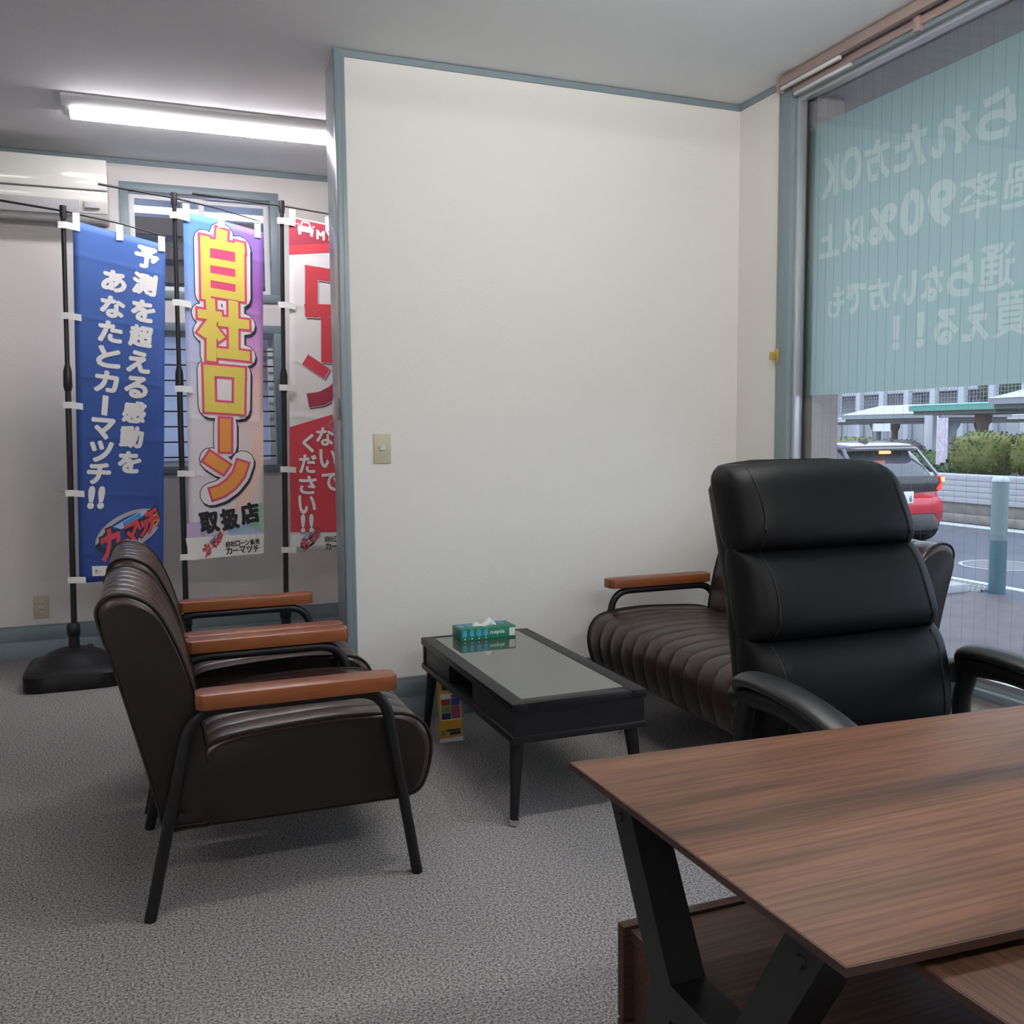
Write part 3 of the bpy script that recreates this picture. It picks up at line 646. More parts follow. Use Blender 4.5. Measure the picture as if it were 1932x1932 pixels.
# ------------------------------------------------------------------ office chair facing the desk
oc = thing('office_chair', 'black leather high back office chair behind the desk', 'office chair', (-1.135, -2.10, 0))
CX = -1.135
def recl(z): return -2.085 + 0.20 * (z - 0.55) / 0.55 + 0.055 * ((z - 0.8) / 0.3) ** 2 * (1 if z < 0.8 else 0.3)
def chair_pad(name, z0, z1, hw0, hw1, th, mat, rnd_top=0.0, bulge=0.028):
    # puffed panel: width from hw0 (bottom) to hw1 (top), front bulged towards the desk
    n, m_ = 30, 16; rings = []
    for j in range(m_ + 1):
        s = j / m_; z = z0 + (z1 - z0) * s; hw = hw0 + (hw1 - hw0) * s
        edge = 1 - (abs(2 * s - 1)) ** 5
        if rnd_top: hw -= rnd_top * max(0, (s - 0.72) / 0.28) ** 3
        pf = bulge * math.sqrt(max(0.0, 1 - (2 * s - 1) ** 2)); rr = []
        for k in range(n):
            a = 2 * PI * k / n; cx, sx_ = math.cos(a), math.sin(a)
            X = hw * sgp(cx, 0.32); d = sgp(sx_, 0.5)
            t_ = th * (0.55 + 0.45 * edge)
            yy = -t_ * d * 0.5 - (pf * (1 - 0.55 * abs(cx) ** 3) if d > 0 else 0)
            rr.append(Vector((CX + X, recl(z) + yy, z + (0.016 * (1 - (X / hw) ** 2) * s * (1 if rnd_top else 0)))))
        rings.append(rr)
    return obj(name, loft(B(), rings), mat, oc, 60)
obj('back_shell', loft(B(), [[Vector((CX + hw * sgp(math.cos(a), 0.35), recl(z) + 0.062 + 0.040 * sgp(math.sin(a), 0.6), z)) for a in [2 * PI * k / 24 for k in range(24)]] for z, hw in ((0.50, 0.19), (0.55, 0.23), (0.8, 0.225), (1.03, 0.210), (1.065, 0.18))]), 'black_leather_side', oc, 60)
pads = [('lumbar_cushion', 0.500, 0.732, 0.255, 0.252, 0.115, 0.0), ('back_cushion', 0.728, 0.912, 0.250, 0.238, 0.122, 0.0), ('head_cushion', 0.906, 1.084, 0.238, 0.226, 0.132, 0.016)]
for nm, z0, z1, h0, h1, th, rt_ in pads:
    pd = chair_pad(nm, z0, z1, h0, h1, th, 'black_leather', rt_, 0.020)
    for s in (-1, 1):
        P = []
        for j in range(9):
            q = 0.04 + 0.92 * j / 8; z = z0 + (z1 - z0) * q
            hw = h0 + (h1 - h0) * q - (rt_ * max(0, (q - .72) / .28) ** 3); fr_ = 0.84 - 0.04 * math.sin(PI * q); ca = fr_ ** (1 / 0.32); d = math.sqrt(1 - ca * ca) ** 0.5
            yy = -th * (0.55 + 0.45 * (1 - abs(2 * q - 1) ** 5)) * d * 0.5 - 0.020 * math.sqrt(max(0.0, 1 - (2 * q - 1) ** 2)) * (1 - 0.55 * ca ** 3)
            P.append((CX + s * hw * fr_, recl(z) + yy - 0.0005, z + (0.016 * (1 - fr_ ** 2) * q if rt_ else 0)))
        obj('seam', tube(B(), P, 0.0022, 6), 'black_leather_side', pd, 60)
obj('seat_cushion', superell(B(), (CX, -2.335, 0.475), (0.262, 0.262, 0.055), 0.5, 0.35), 'black_leather', oc, 60)
obj('seat_pan', bx((CX - 0.2, -2.52, 0.395), (CX + 0.2, -2.12, 0.425), 0.01), 'black_plastic', oc)
for s in (-1, 1):
    x = CX + s * 0.292
    # arm: front to back arc with a padded top, closing down to the seat
    top_ = catmull([(-2.075, 0.640), (-2.10, 0.672), (-2.20, 0.676), (-2.32, 0.660), (-2.43, 0.622), (-2.515, 0.560), (-2.545, 0.500)], 5, False)
    rg = []
    for i, (y, z) in enumerate(top_):
        a = Vector((0, *top_[min(i + 1, len(top_) - 1)])) - Vector((0, *top_[max(i - 1, 0)])); fade = min(1, 0.45 + i * 0.12, 0.45 + (len(top_) - 1 - i) * 0.12)
        rg.append(ring(Vector((x, y, z)), a, 16, 0.036 * fade, Vector((0, 0, 1)), 0.016 * fade))
    ap = obj('arm_pad', loft(B(), rg), 'arm_pad', oc, 60)
    fr = fillet([(x, -2.055, 0.625), (x, -2.10, 0.640), (x, -2.22, 0.648), (x, -2.36, 0.622), (x, -2.50, 0.545), (x, -2.515, 0.46), (x - s * 0.03, -2.40, 0.425)], 0.05, 4)
    obj('arm_frame', tube(B(), fr, 0.022, 10, Vector((1, 0, 0)), 0.020), 'black_plastic', oc, 60)
    fr = fillet([(x, -2.10, 0.636), (x, -2.072, 0.55), (x - s * 0.01, -2.11, 0.45), (x - s * 0.06, -2.22, 0.41)], 0.06, 4)
    obj('arm_support', tube(B(), fr, 0.021, 10, Vector((1, 0, 0)), 0.019), 'black_plastic', oc, 60)
    obj('arm_bracket', bx((x - s * 0.05, -2.085, 0.600), (x, -2.035, 0.648), 0.008), 'black_plastic', oc)
obj('gas_lift', lathe(B(), [(0.030, 0.10), (0.030, 0.24), (0.018, 0.245), (0.018, 0.40)], (CX, -2.33, 0), 14), 'black_plastic', oc, 50)
bm = B(); CAST = []
for k in range(5):
    a = 2 * PI * k / 5 + 0.3; d = Vector((math.cos(a), math.sin(a), 0))
    p0 = Vector((CX, -2.33, 0.115)) + d * 0.02; p1 = Vector((CX, -2.33, 0.075)) + d * 0.30
    bar(bm, p0, p1, 0.045, 0.03, Vector((0, 0, 1)), 0.004); CAST.append(p1)
obj('star_base', bm, 'black_plastic', oc)
for p1 in CAST:
    bm = B(); tube(bm, [(p1.x, p1.y, 0.074), (p1.x, p1.y, 0.05)], 0.008, 8); tube(bm, [(p1.x - 0.022, p1.y, 0.027), (p1.x + 0.022, p1.y, 0.027)], 0.027, 14); obj('caster', bm, 'black_plastic', oc, 50)

# ------------------------------------------------------------------ ceiling lights, air conditioner, wall plates
def ceiling_light(x0, x1, yc, label, bare=False):
    r = thing('ceiling_light', label, 'ceiling light', ((x0 + x1) / 2, yc, HC), 'linear ceiling lights')
    if bare:                                   # narrow batten with a bare round tube under it, shaped to brighten the ceiling
        obj('fixture_body', prism(B(), [(yc - 0.05, HC), (yc - 0.03, HC - 0.045), (yc + 0.03, HC - 0.045), (yc + 0.05, HC)], 'x', x0, x1, 0.002), 'lamp_white', r)
        for x in (x0 + 0.02, x1 - 0.02): obj('tube_holder', bx((x - 0.012, yc - 0.02, HC - 0.16), (x + 0.012, yc + 0.02, HC - 0.04), 0.003), 'lamp_white', r)
        obj('tube', tube(B(), [(x0 + 0.032, yc, HC - 0.125), (x1 - 0.032, yc, HC - 0.125)], 0.034, 14), 'lamp_tube', r, 50)
        return r
    prof = [(yc - 0.115, HC), (yc - 0.115, HC - 0.012), (yc - 0.062, HC - 0.040), (yc + 0.062, HC - 0.040), (yc + 0.115, HC - 0.012), (yc + 0.115, HC)]
    obj('fixture_body', prism(B(), prof, 'x', x0, x1, 0.002), 'lamp_white', r)
    tp = [(yc + 0.052, HC - 0.040)] + [(yc + 0.056 * math.cos(a), HC - 0.050 - 0.016 * math.sin(a)) for a in [PI * k / 8 for k in range(9)]] + [(yc - 0.052, HC - 0.040)]
    obj('diffuser', prism(B(), tp, 'x', x0 + 0.03, x1 - 0.03), 'lamp_diffuser', r, 50)
    for x in (x0 + 0.022, x1 - 0.022): obj('end_cap', prism(B(), tp, 'x', x - 0.008, x + 0.008), 'lamp_white', r, 0)
    return r
ceiling_light(-2.800, -1.56, 0.945, 'lit linear ceiling light beyond the partition wall')
ceiling_light(-1.75, -0.50, -1.72, 'lit linear ceiling light above the desk and office chair', True)
ceiling_light(-1.75, -0.50, -4.00, 'lit linear ceiling light at the front of the room', True)
ceiling_light(-4.45, -3.20, -3.90, 'added unseen ceiling light brightening the open floor at the left', True)  # out-of-view lamp added to lift the dark left floor

ac = thing('air_conditioner', 'white wall mounted air conditioner high in the left corner', 'air conditioner', (-3.05, 1.66, 2.24))
obj('body', prism(B(), [(YB, 2.522), (YB, 2.245), (1.60, 2.235), (1.565, 2.27), (1.545, 2.37), (1.545, 2.522)], 'x', -3.445, -2.652, 0.008), 'ac_white', ac)
obj('front_panel', bx((-3.447, 1.532, 2.372), (-2.650, 1.560, 2.522), 0.008), 'ac_white', ac)
obj('lower_panel', prism(B(), [(1.560, 2.368), (1.536, 2.366), (1.543, 2.320), (1.565, 2.265), (1.58, 2.268)], 'x', -3.445, -2.652, 0.003), 'ac_white', ac)
obj('air_flap', prism(B(), [(1.541, 2.322), (1.535, 2.318), (1.552, 2.252), (1.560, 2.250), (1.566, 2.262)], 'x', -3.40, -2.785, 0.002), 'ac_grey', ac)
obj('slot', bx((-3.44, 1.538, 2.367), (-2.655, 1.556, 2.371)), 'ac_dark', ac)
obj('display', bx((-2.760, 1.534, 2.285), (-2.69, 1.560, 2.315), 0.002), 'ac_grey', ac)

sw = thing('light_switch', 'cream light switch plate with small white rocker on the partition wall', 'light switch', (-1.655, 0.0, 1.10))
obj('plate', bx((-1.690, -0.006, 1.043), (-1.620, 0.0, 1.161), 0.003), 'plate_cream', sw)
obj('rocker', bx((-1.666, -0.010, 1.094), (-1.644, -0.005, 1.114), 0.002), 'switch_white', sw)
ou = thing('power_outlet', 'cream double power outlet low on the back wall', 'outlet', (-3.066, YB, 0.27))
obj('plate', bx((-3.101, YB - 0.006, 0.210), (-3.032, YB, 0.332), 0.003), 'plate_cream', ou)
obj('socket', bx((-3.080, YB - 0.008, 0.240), (-3.053, YB - 0.005, 0.302), 0.001), 'switch_white', ou)
for z in (0.256, 0.289):
    for x in (-3.073, -3.0605): obj('slot', bx((x - 0.0015, YB - 0.0086, z - 0.005), (x + 0.0015, YB - 0.0075, z + 0.005)), 'slot_dark', ou)
lc = thing('tassel_hook', 'small brass curtain tassel hook on the window casing', 'hook', (-0.02, -0.30, 1.47))
pm('brass', (0.56, 0.40, 0.14), 0.3, metal=0.3)
obj('plate', bx((-0.017, -0.318, 1.443), (-0.012, -0.294, 1.506), 0.002), 'brass', lc)
obj('hook', bx((-0.046, -0.304, 1.458), (-0.015, -0.294, 1.492), 0.003), 'brass', lc)
jb = thing('junction_box', 'cream cable box on the wall below the shop window', 'wall box', (0.0, -1.30, 0.20))
obj('cover', bx((-0.028, -1.345, 0.12), (0.0, -1.255, 0.232), 0.005), 'plate_cream', jb)
dl = thing('door_latch', 'small white latch on the end jamb of the partition wall', 'latch', (-1.802, 0.10, 1.2))
obj('catch', prism(B(), [(0.090, 1.215), (0.120, 1.225), (0.124, 1.29), (0.104, 1.305), (0.088, 1.27)], 'x', -1.824, -1.800, 0.004), 'pole_white', dl)
obj('latch_arm', tube(B(), [(-1.815, 0.108, 1.225), (-1.845, 0.125, 1.195), (-1.812, 0.118, 1.165)], 0.003, 6), 'aluminium', dl, 60)
obj('strike_plate', bx((-1.803, 0.085, 1.06), (-1.7995, 0.115, 1.18)), 'aluminium', dl)

# ------------------------------------------------------------------ advertising flags on stands
F1_C = [(-2.796, 1.200, 2.151), (-2.399, 1.200, 2.064), (-2.842, 1.200, 0.467), (-2.470, 1.200, 0.473)]  # top-left, top-right, bottom-left, bottom-right
F1_S = (0.389, 1.639)
F1_G = [
    ('予', (0.309, 1.555), 0.1150, 0.1150, 0),
    ('測', (0.300, 1.427), 0.1150, 0.1150, 0),
    ('を', (0.294, 1.297), 0.1150, 0.1150, 0),
    ('超', (0.284, 1.175), 0.1150, 0.1150, 0),
    ('え', (0.275, 1.051), 0.1150, 0.1150, 0),
    ('る', (0.263, 0.929), 0.1150, 0.1150, 0),
    ('感', (0.254, 0.809), 0.1150, 0.1150, 0),
    ('動', (0.242, 0.689), 0.1150, 0.1150, 0),
    ('を', (0.232, 0.567), 0.1150, 0.1150, 0),
    ('あ', (0.170, 1.409), 0.1150, 0.1100, 0),
    ('な', (0.162, 1.288), 0.1150, 0.1100, 0),
    ('た', (0.152, 1.172), 0.1150, 0.1100, 0),
    ('と', (0.144, 1.054), 0.1150, 0.1100, 0),
    ('カ', (0.133, 0.939), 0.1150, 0.1100, 0),
    ('|', (0.125, 0.827), 0.1150, 0.1100, 0),
    ('マ', (0.115, 0.718), 0.1150, 0.1100, 0),
    ('ツ', (0.106, 0.612), 0.1150, 0.1100, 0),
    ('チ', (0.095, 0.508), 0.1150, 0.1100, 0),
    ('!!', (0.082, 0.396), 0.0850, 0.1000, 0),
]
F1_P = [
    ('white', [(0.058, 0.076), (0.202, 0.070), (0.202, 0.022), (0.060, 0.029)]),
    ('logo', [(0.223, 0.227), (0.368, 0.270)]),
]
F2_C = [(-2.314, 1.200, 2.231), (-1.942, 1.200, 2.157), (-2.344, 1.200, 0.547), (-1.991, 1.200, 0.564)]  # top-left, top-right, bottom-left, bottom-right
F2_S = (0.366, 1.639)
F2_G = [
    ('取', (0.098, 0.176), 0.1036, 0.1191, 8),
    ('扱', (0.197, 0.188), 0.0984, 0.1191, 8),
    ('店', (0.296, 0.212), 0.1036, 0.1191, 8),
    ('自', (0.188, 0.062), 0.0243, 0.0311, 4),
    ('社', (0.212, 0.062), 0.0243, 0.0311, 4),
    ('ロ', (0.236, 0.062), 0.0243, 0.0311, 4),
    ('ー', (0.260, 0.063), 0.0243, 0.0311, 4),
    ('ン', (0.284, 0.063), 0.0243, 0.0311, 4),
    ('販', (0.309, 0.063), 0.0243, 0.0311, 4),
    ('売', (0.333, 0.064), 0.0243, 0.0311, 4),
    ('カ', (0.193, 0.028), 0.0324, 0.0388, 4),
    ('ー', (0.226, 0.028), 0.0324, 0.0388, 4),
    ('マ', (0.260, 0.028), 0.0324, 0.0388, 4),
    ('ッ', (0.294, 0.028), 0.0324, 0.0388, 4),
    ('チ', (0.327, 0.028), 0.0324, 0.0388, 4),
]
F2_K = [
    ('y', 0.0440, [(0.097, 1.526), (0.098, 1.270)]),
    ('y', 0.0440, [(0.255, 1.536), (0.256, 1.294)]),
    ('y', 0.0440, [(0.097, 1.516), (0.257, 1.526)]),
    ('y', 0.0362, [(0.096, 1.432), (0.257, 1.439)]),
    ('y', 0.0362, [(0.097, 1.361), (0.256, 1.365)]),
    ('y', 0.0414, [(0.099, 1.288), (0.256, 1.291)]),
    ('y', 0.0518, [(0.173, 1.572), (0.170, 1.535)]),
    ('y', 0.0440, [(0.118, 1.238), (0.120, 1.195)]),
    ('y', 0.0440, [(0.080, 1.178), (0.149, 1.180)]),
    ('y', 0.0440, [(0.139, 1.173), (0.086, 1.093)]),
    ('y', 0.0466, [(0.121, 1.124), (0.119, 0.981)]),
    ('y', 0.0388, [(0.136, 1.111), (0.158, 1.084)]),
    ('y', 0.0466, [(0.224, 1.243), (0.224, 1.015)]),
    ('y', 0.0492, [(0.176, 1.156), (0.275, 1.160)]),
    ('y', 0.0492, [(0.167, 1.002), (0.277, 1.004)]),
    ('o', 0.0518, [(0.106, 0.913), (0.251, 0.917)]),
    ('o', 0.0518, [(0.251, 0.917), (0.247, 0.737)]),
    ('o', 0.0518, [(0.247, 0.737), (0.108, 0.738)]),
    ('o', 0.0518, [(0.108, 0.738), (0.106, 0.913)]),
    ('o', 0.0544, [(0.181, 0.658), (0.180, 0.549)]),
    ('o', 0.0570, [(0.112, 0.483), (0.161, 0.450)]),
    ('o', 0.0544, [(0.264, 0.472), (0.243, 0.409), (0.204, 0.360), (0.157, 0.327), (0.110, 0.313)]),
]
F2_P = [
    ('wband', [(-0.019, 0.108), (0.366, 0.103), (0.366, -0.000), (0.000, -0.000)]),
    ('pur', [(-0.012, 0.179), (0.061, 0.183), (0.081, 0.103), (-0.014, 0.100)]),
    ('blu', [(0.191, 0.168), (0.296, 0.148), (0.366, 0.100), (0.191, 0.100)]),
    ('grn', [(0.322, 0.253), (0.366, 0.265), (0.366, 0.108), (0.296, 0.148)]),
    ('org', [(0.366, 0.738), (0.366, 0.468), (0.296, 0.228), (0.218, 0.231)]),
    ('pink', [(0.106, 1.493), (0.247, 1.500), (0.246, 1.302), (0.109, 1.298)]),
    ('hole', [(0.118, 0.894), (0.243, 0.897), (0.240, 0.750), (0.119, 0.751)]),
    ('logo', [(0.112, 0.066), (0.164, 0.084)]),
]
F3_C = [(-1.813, 1.220, 2.245), (-1.398, 1.220, 2.190), (-1.854, 1.220, 0.554), (-1.435, 1.220, 0.550)]  # top-left, top-right, bottom-left, bottom-right
F3_S = (0.419, 1.666)
F3_G = [
    ('M', (0.157, 1.604), 0.0460, 0.0514, 0),
    ('Y', (0.205, 1.606), 0.0460, 0.0514, 0),
    ('な', (0.178, 0.593), 0.0974, 0.1029, 0),
    ('い', (0.194, 0.480), 0.0974, 0.1029, 0),
    ('で', (0.205, 0.361), 0.0974, 0.1029, 0),
    ('く', (0.093, 0.557), 0.0974, 0.1029, 0),
    ('だ', (0.090, 0.451), 0.0974, 0.1029, 0),
    ('さ', (0.090, 0.344), 0.0974, 0.1029, 0),
    ('い', (0.086, 0.243), 0.0974, 0.1029, 0),
    ('!!', (0.086, 0.148), 0.0812, 0.0920, 0),
    ('自', (0.188, 0.064), 0.0249, 0.0325, 2),
    ('社', (0.212, 0.063), 0.0249, 0.0325, 2),
    ('ロ', (0.237, 0.062), 0.0249, 0.0325, 2),
    ('カ', (0.193, 0.026), 0.0338, 0.0406, 2),
    ('ー', (0.227, 0.025), 0.0338, 0.0406, 2),
]
F3_K = [
    ('r', 0.0650, [(0.110, 1.411), (0.294, 1.415)]),
    ('r', 0.0650, [(0.294, 1.415), (0.294, 1.245)]),
    ('r', 0.0650, [(0.294, 1.245), (0.109, 1.222)]),
    ('r', 0.0650, [(0.109, 1.222), (0.110, 1.411)]),
    ('r', 0.0866, [(0.201, 1.156), (0.201, 1.013)]),
    ('r', 0.0595, [(0.103, 0.962), (0.163, 0.928)]),
    ('d', 0.0704, [(0.091, 0.772), (0.157, 0.785), (0.222, 0.822), (0.277, 0.884), (0.299, 0.955)]),
]
F3_P = [
    ('red2', [(-0.000, 1.661), (0.419, 1.660), (0.419, 1.577), (-0.001, 1.482)]),
    ('red1', [(-0.001, 1.524), (0.419, 1.624), (0.419, 1.577), (-0.001, 1.480)]),
    ('red1', [(-0.002, 0.632), (0.419, 0.780), (0.419, 0.092), (0.001, 0.105)]),
    ('logo', [(0.102, 0.065), (0.149, 0.085)]),
]
def stand(px, pz, tipx, tipz, x_foot, y, label, left_len, base=True):
    r = thing('flag_stand', label, 'flag stand', (x_foot, y, 0), 'black flag stands by the back wall')
    L = lambda z: px + (x_foot - px) * (pz - z) / pz
    mid = 1.44
    obj('pole', tube(B(), [(x_foot, y, 0.10), (L(mid), y, mid)], 0.0135, 12), 'pole_black', r, 60)
    obj('upper_pole', tube(B(), [(L(mid), y, mid), (px, y, pz)], 0.0105, 12), 'pole_black', r, 60)
    obj('pole_joint', tube(B(), [(L(mid - 0.07), y, mid - 0.07), (L(mid - 0.05), y, mid - 0.05), (L(mid + 0.02), y, mid + 0.02), (L(mid + 0.05), y, mid + 0.05)], [0.0145, 0.020, 0.019, 0.012], 14), 'pole_black', r, 60)
    obj('top_cap', tube(B(), [(px, y, pz - 0.035), (px, y, pz - 0.01), (px, y, pz + 0.025)], [0.013, 0.0155, 0.0145], 12), 'pole_black', r, 60)
    dx, dz = tipx - px, tipz - pz
    a = (px - left_len, y + 0.02, pz - dz / dx * left_len * 0.62)
    obj('top_rod', tube(B(), [a, (px, y - 0.006, pz), (px + dx * 0.5, y - 0.010, pz + dz * 0.42), (tipx, y - 0.012, tipz)], [0.006, 0.0048, 0.0036, 0.0028], 8), 'pole_black', r, 60)
    # water-filled base: low square tank rising to a domed middle
    bs = B(); rg = []
    for z, hw, e in ((0.0, 0.205, 0.32), (0.006, 0.212, 0.30), (0.070, 0.212, 0.30), (0.085, 0.200, 0.36), (0.095, 0.165, 0.7), (0.128, 0.128, 0.9), (0.150, 0.085, 1.0), (0.160, 0.040, 1.0)):
        rg.append([Vector((x_foot + hw * sgp(math.cos(t_), e), y + hw * sgp(math.sin(t_), e), z)) for t_ in [2 * PI * k / 32 + PI / 32 for k in range(32)]])
    obj('base', loft(bs, rg), 'rubber_black', r, 40)
    obj('socket', lathe(B(), [(0.026, 0.155), (0.024, 0.215), (0.030, 0.222), (0.031, 0.262), (0.026, 0.275), (0.012, 0.278)], (x_foot, y, 0), 16), 'pole_black', r, 40)
    obj('water_cap', lathe(B(), [(0.016, 0.0), (0.016, 0.022), (0.011, 0.028)], (x_foot + 0.065, y + 0.05, 0.130), 12), 'pole_black', r, 40)
    return r
def tabs(fl_, sh, px_of_t, n_side, top_u, y):
    # white loops that tie the cloth to the pole and to the top rod
    for k in range(n_side):
        t_ = sh.H * (0.985 - k * 0.975 / (n_side - 1)); xp = px_of_t(t_); p = sh.P(0.0, t_, 0.003)
        q = Vector((xp - 0.018, y - 0.017, p.z)); e = sh.P(0.030, t_ - 0.004, 0.004)
        bm = B(); h = 0.015
        rg = [[Vector((c.x, c.y, c.z - h)), Vector((c.x, c.y - 0.001, c.z - h)), Vector((c.x, c.y - 0.001, c.z + h)), Vector((c.x, c.y, c.z + h))] for c in (Vector((xp - 0.017, y + 0.012, p.z)), q, Vector((xp + 0.016, y - 0.020, p.z)), e)]
        loft(bm, rg); obj('tie_loop', bm, 'tab_white', fl_, 0)
    for u in top_u:
        p = sh.P(sh.W * u, sh.H - 0.035, 0.004); q = sh.P(sh.W * u, sh.H, 0.004) + Vector((0, 0, 0.036))
        obj('tie_loop', bar(B(), p, q, 0.030, 0.0012, Vector((0, 1, 0))), 'tab_white', fl_, 0)
def text_part(fl_, sh, name, items, mat, eps, off, shear=0.0, parent=None):
    bm = B()
    for s, c_, w_, h_, rot in items:
        if s == '|': sh.poly(bm, capsule((c_[0] + 0.004, c_[1] + h_ * 0.42), (c_[0] - 0.004, c_[1] - h_ * 0.42), 0.026, False), eps); continue
        if s == '!!':
            for d in (-0.26, 0.26):
                V, F = glyph_box('!', (c_[0] + d * w_, c_[1]), w_ * 0.34, h_, off, rot, shear, 0.03); sh.put(bm, V, F, eps)
            continue
        # heavy weight: the outline stamped around a small circle
        rr = off * min(w_, h_) * 0.9
        V, F = glyph_box(s, c_, w_ * 0.93 - 2 * rr, h_ * 0.93 - 2 * rr, 0.0, rot, shear, 0.0)
        for a in range(8):
            dx, dy = rr * math.cos(PI * a / 4), rr * math.sin(PI * a / 4)
            sh.put(bm, [(x + dx, y + dy) for x, y in V], F, eps + 0.00002 * a)
    return obj(name, bm, mat, parent or fl_, 0)
def stroke_part(fl_, sh, name, items, mat, eps, grow, shift=(0, 0), rnd=True):
    bm = B()
    for wd, pts in items:
        pts = [(a + shift[0], b + shift[1]) for a, b in pts]
        for i, (p, q) in enumerate(zip(pts, pts[1:])):
            if rnd: sh.poly(bm, capsule(p, q, wd + 2 * grow, True), eps)
            else:
                d = (Vector(q) - Vector(p)).normalized() * (wd * 0.5 + grow if len(pts) == 2 else grow)
                a = Vector(p) - (d if i == 0 else d * 0); b = Vector(q) + (d if i == len(pts) - 2 else d * 0)
                sh.poly(bm, capsule(a, b, wd + 2 * grow, False), eps)
                if i: sh.poly(bm, capsule(p, (p[0] + 1e-4, p[1]), wd + 2 * grow, True), eps)
    return obj(name, bm, mat, fl_, 0)
def logo(fl_, sh, c_, sc, tilt):
    # slanted red katakana over a dark plate, blue strip above, silver ring and flame behind
    cr, sr = math.cos(tilt), math.sin(tilt)
    T = lambda x, y: (c_[0] + sc * (x * cr - y * sr), c_[1] + sc * (x * sr + y * cr))
    ell = lambda rx, ry, k, n, ox=0, oy=0, t2=0.0: [T(ox + rx * math.cos(a) * math.cos(t2) - ry * math.sin(a) * math.sin(t2), oy + rx * math.cos(a) * math.sin(t2) + ry * math.sin(a) * math.cos(t2)) for a in [2 * PI * i / n for i in range(n)]]
    bm = B(); A = ell(0.53, 0.27, 0, 28, 0.02, 0.02, 0.10); D = ell(0.46, 0.19, 0, 28, 0.03, 0.04, 0.10)
    for i in range(28):
        j = (i + 1) % 28
        if 1 <= i < 13 or 21 <= i < 25: sh.poly(bm, [A[i], A[j], D[j], D[i]], 0.0012)
    obj('emblem_ring', bm, 'ink_grey', fl_, 0)
    bm = B()
    for i in range(28):
        j = (i + 1) % 28
        if 13 <= i < 21: sh.poly(bm, [A[i], A[j], D[j], D[i]], 0.0012)
    obj('emblem_ring', bm, 'ink_navy', fl_, 0)
    bm = B(); sh.poly(bm, [T(0.40, -0.10), T(0.50, -0.02), T(0.535, 0.08), T(0.50, 0.20), T(0.44, 0.22), T(0.38, 0.1)], 0.0014); obj('emblem_flame', bm, 'ink_flame', fl_, 0)
    gl = [('カ', (-0.295, -0.050), 0.33, 0.44), ('ー', (-0.085, -0.085), 0.13, 0.08), ('マ', (0.060, -0.03), 0.24, 0.34), ('ッ', (0.235, -0.03), 0.20, 0.25), ('チ', (0.395, 0.03), 0.24, 0.36)]
    for nm, mt, off, e in (('emblem_backing', 'ink_black', 0.10, 0.0018), ('emblem_lettering', 'ink_red', 0.045, 0.0026)):
        bm = B()
        for s, (x, y), w_, h_ in gl:
            V, F = glyph_box(s, (0, 0), w_, h_, off, 0, 0.32, 0.045)
            V = [T(x + a, y + b) for a, b in V]; sh.put(bm, V, F, e)
        obj(nm, bm, mt, fl_, 0)
    bm = B(); sh.poly(bm, [T(-0.16, 0.17), T(0.36, 0.235), T(0.40, 0.17), T(-0.06, 0.085)], 0.0020); obj('emblem_strip', bm, 'ink_pale_blue', fl_, 0)
    bm = B(); sh.poly(bm, [T(-0.01, 0.175), T(0.29, 0.215), T(0.28, 0.155), T(0.0, 0.110)], 0.0028); obj('emblem_strip', bm, 'ink_blue', fl_, 0)

# blue flag
y_ = 1.212
stand(-2.835, 2.190, -2.40, 2.105, -2.878, y_, 'black flag stand holding the blue flag', 0.42)
fl1 = thing('advertising_flag', 'blue advertising flag with white lettering and red logo', 'flag', (-2.63, 1.20, 0.46), 'advertising flags by the back wall')
sh = Sheet(F1_C, F1_S, 0.4)
sh.cloth('cloth', 'flag_blue', fl1)
text_part(fl1, sh, 'lettering', F1_G, 'ink_white', 0.0012, 0.058, 0.10)
bm = B(); sh.poly(bm, F1_P[0][1], 0.0012); lab = obj('sewn_label', bm, 'ink_white', fl1, 0)
text_part(fl1, sh, 'lettering', [('カ', (0.078, 0.050), 0.014, 0.020, 0), ('ー', (0.094, 0.050), 0.014, 0.020, 0)], 'ink_black', 0.0022, 0.03, 0.0, lab)
logo(fl1, sh, F1_P[1][1][0], 0.315, 0.40)
tabs(fl1, sh, lambda t_: -2.835 - 0.043 * (1.66 - t_) / 2.1 - 0.004, 5, (0.04, 0.50, 0.96), y_)
# rainbow flag
stand(-2.352, 2.288, -1.955, 2.205, -2.372, y_, 'black flag stand holding the yellow lettered flag', 0.33)
fl2 = thing('advertising_flag', 'rainbow tinted advertising flag with big yellow and orange lettering', 'flag', (-2.15, 1.20, 0.55), 'advertising flags by the back wall')
sh = Sheet(F2_C, F2_S, 2.1)
sh.cloth('cloth', 'flag_rainbow', fl2)
for nm, pts in F2_P:
    mt = {'wband': 'ink_white', 'pur': 'ink_lilac', 'blu': 'ink_pale_blue', 'grn': 'ink_pale_green', 'org': 'ink_peach'}.get(nm)
    if mt: bm = B(); sh.poly(bm, pts, 0.0008 if nm != 'wband' else 0.0012); obj('colour_panel', bm, mt, fl2, 0)
K = [(w_, pts) for _, w_, pts in F2_K]
stroke_part(fl2, sh, 'lettering_shadow', K, 'ink_navy', 0.0016, 0.030, (0.007, -0.011))
stroke_part(fl2, sh, 'lettering_shadow', K, 'ink_navy', 0.0016, 0.0315)
stroke_part(fl2, sh, 'lettering_border', K, 'ink_white', 0.0024, 0.0275)
bm = B(); sh.poly(bm, F2_P[5][1], 0.0030); obj('lettering_outline', bm, 'ink_pink', fl2, 0)
bm = B(); sh.poly(bm, F2_P[6][1], 0.0024); obj('lettering_border', bm, 'ink_white', fl2, 0)
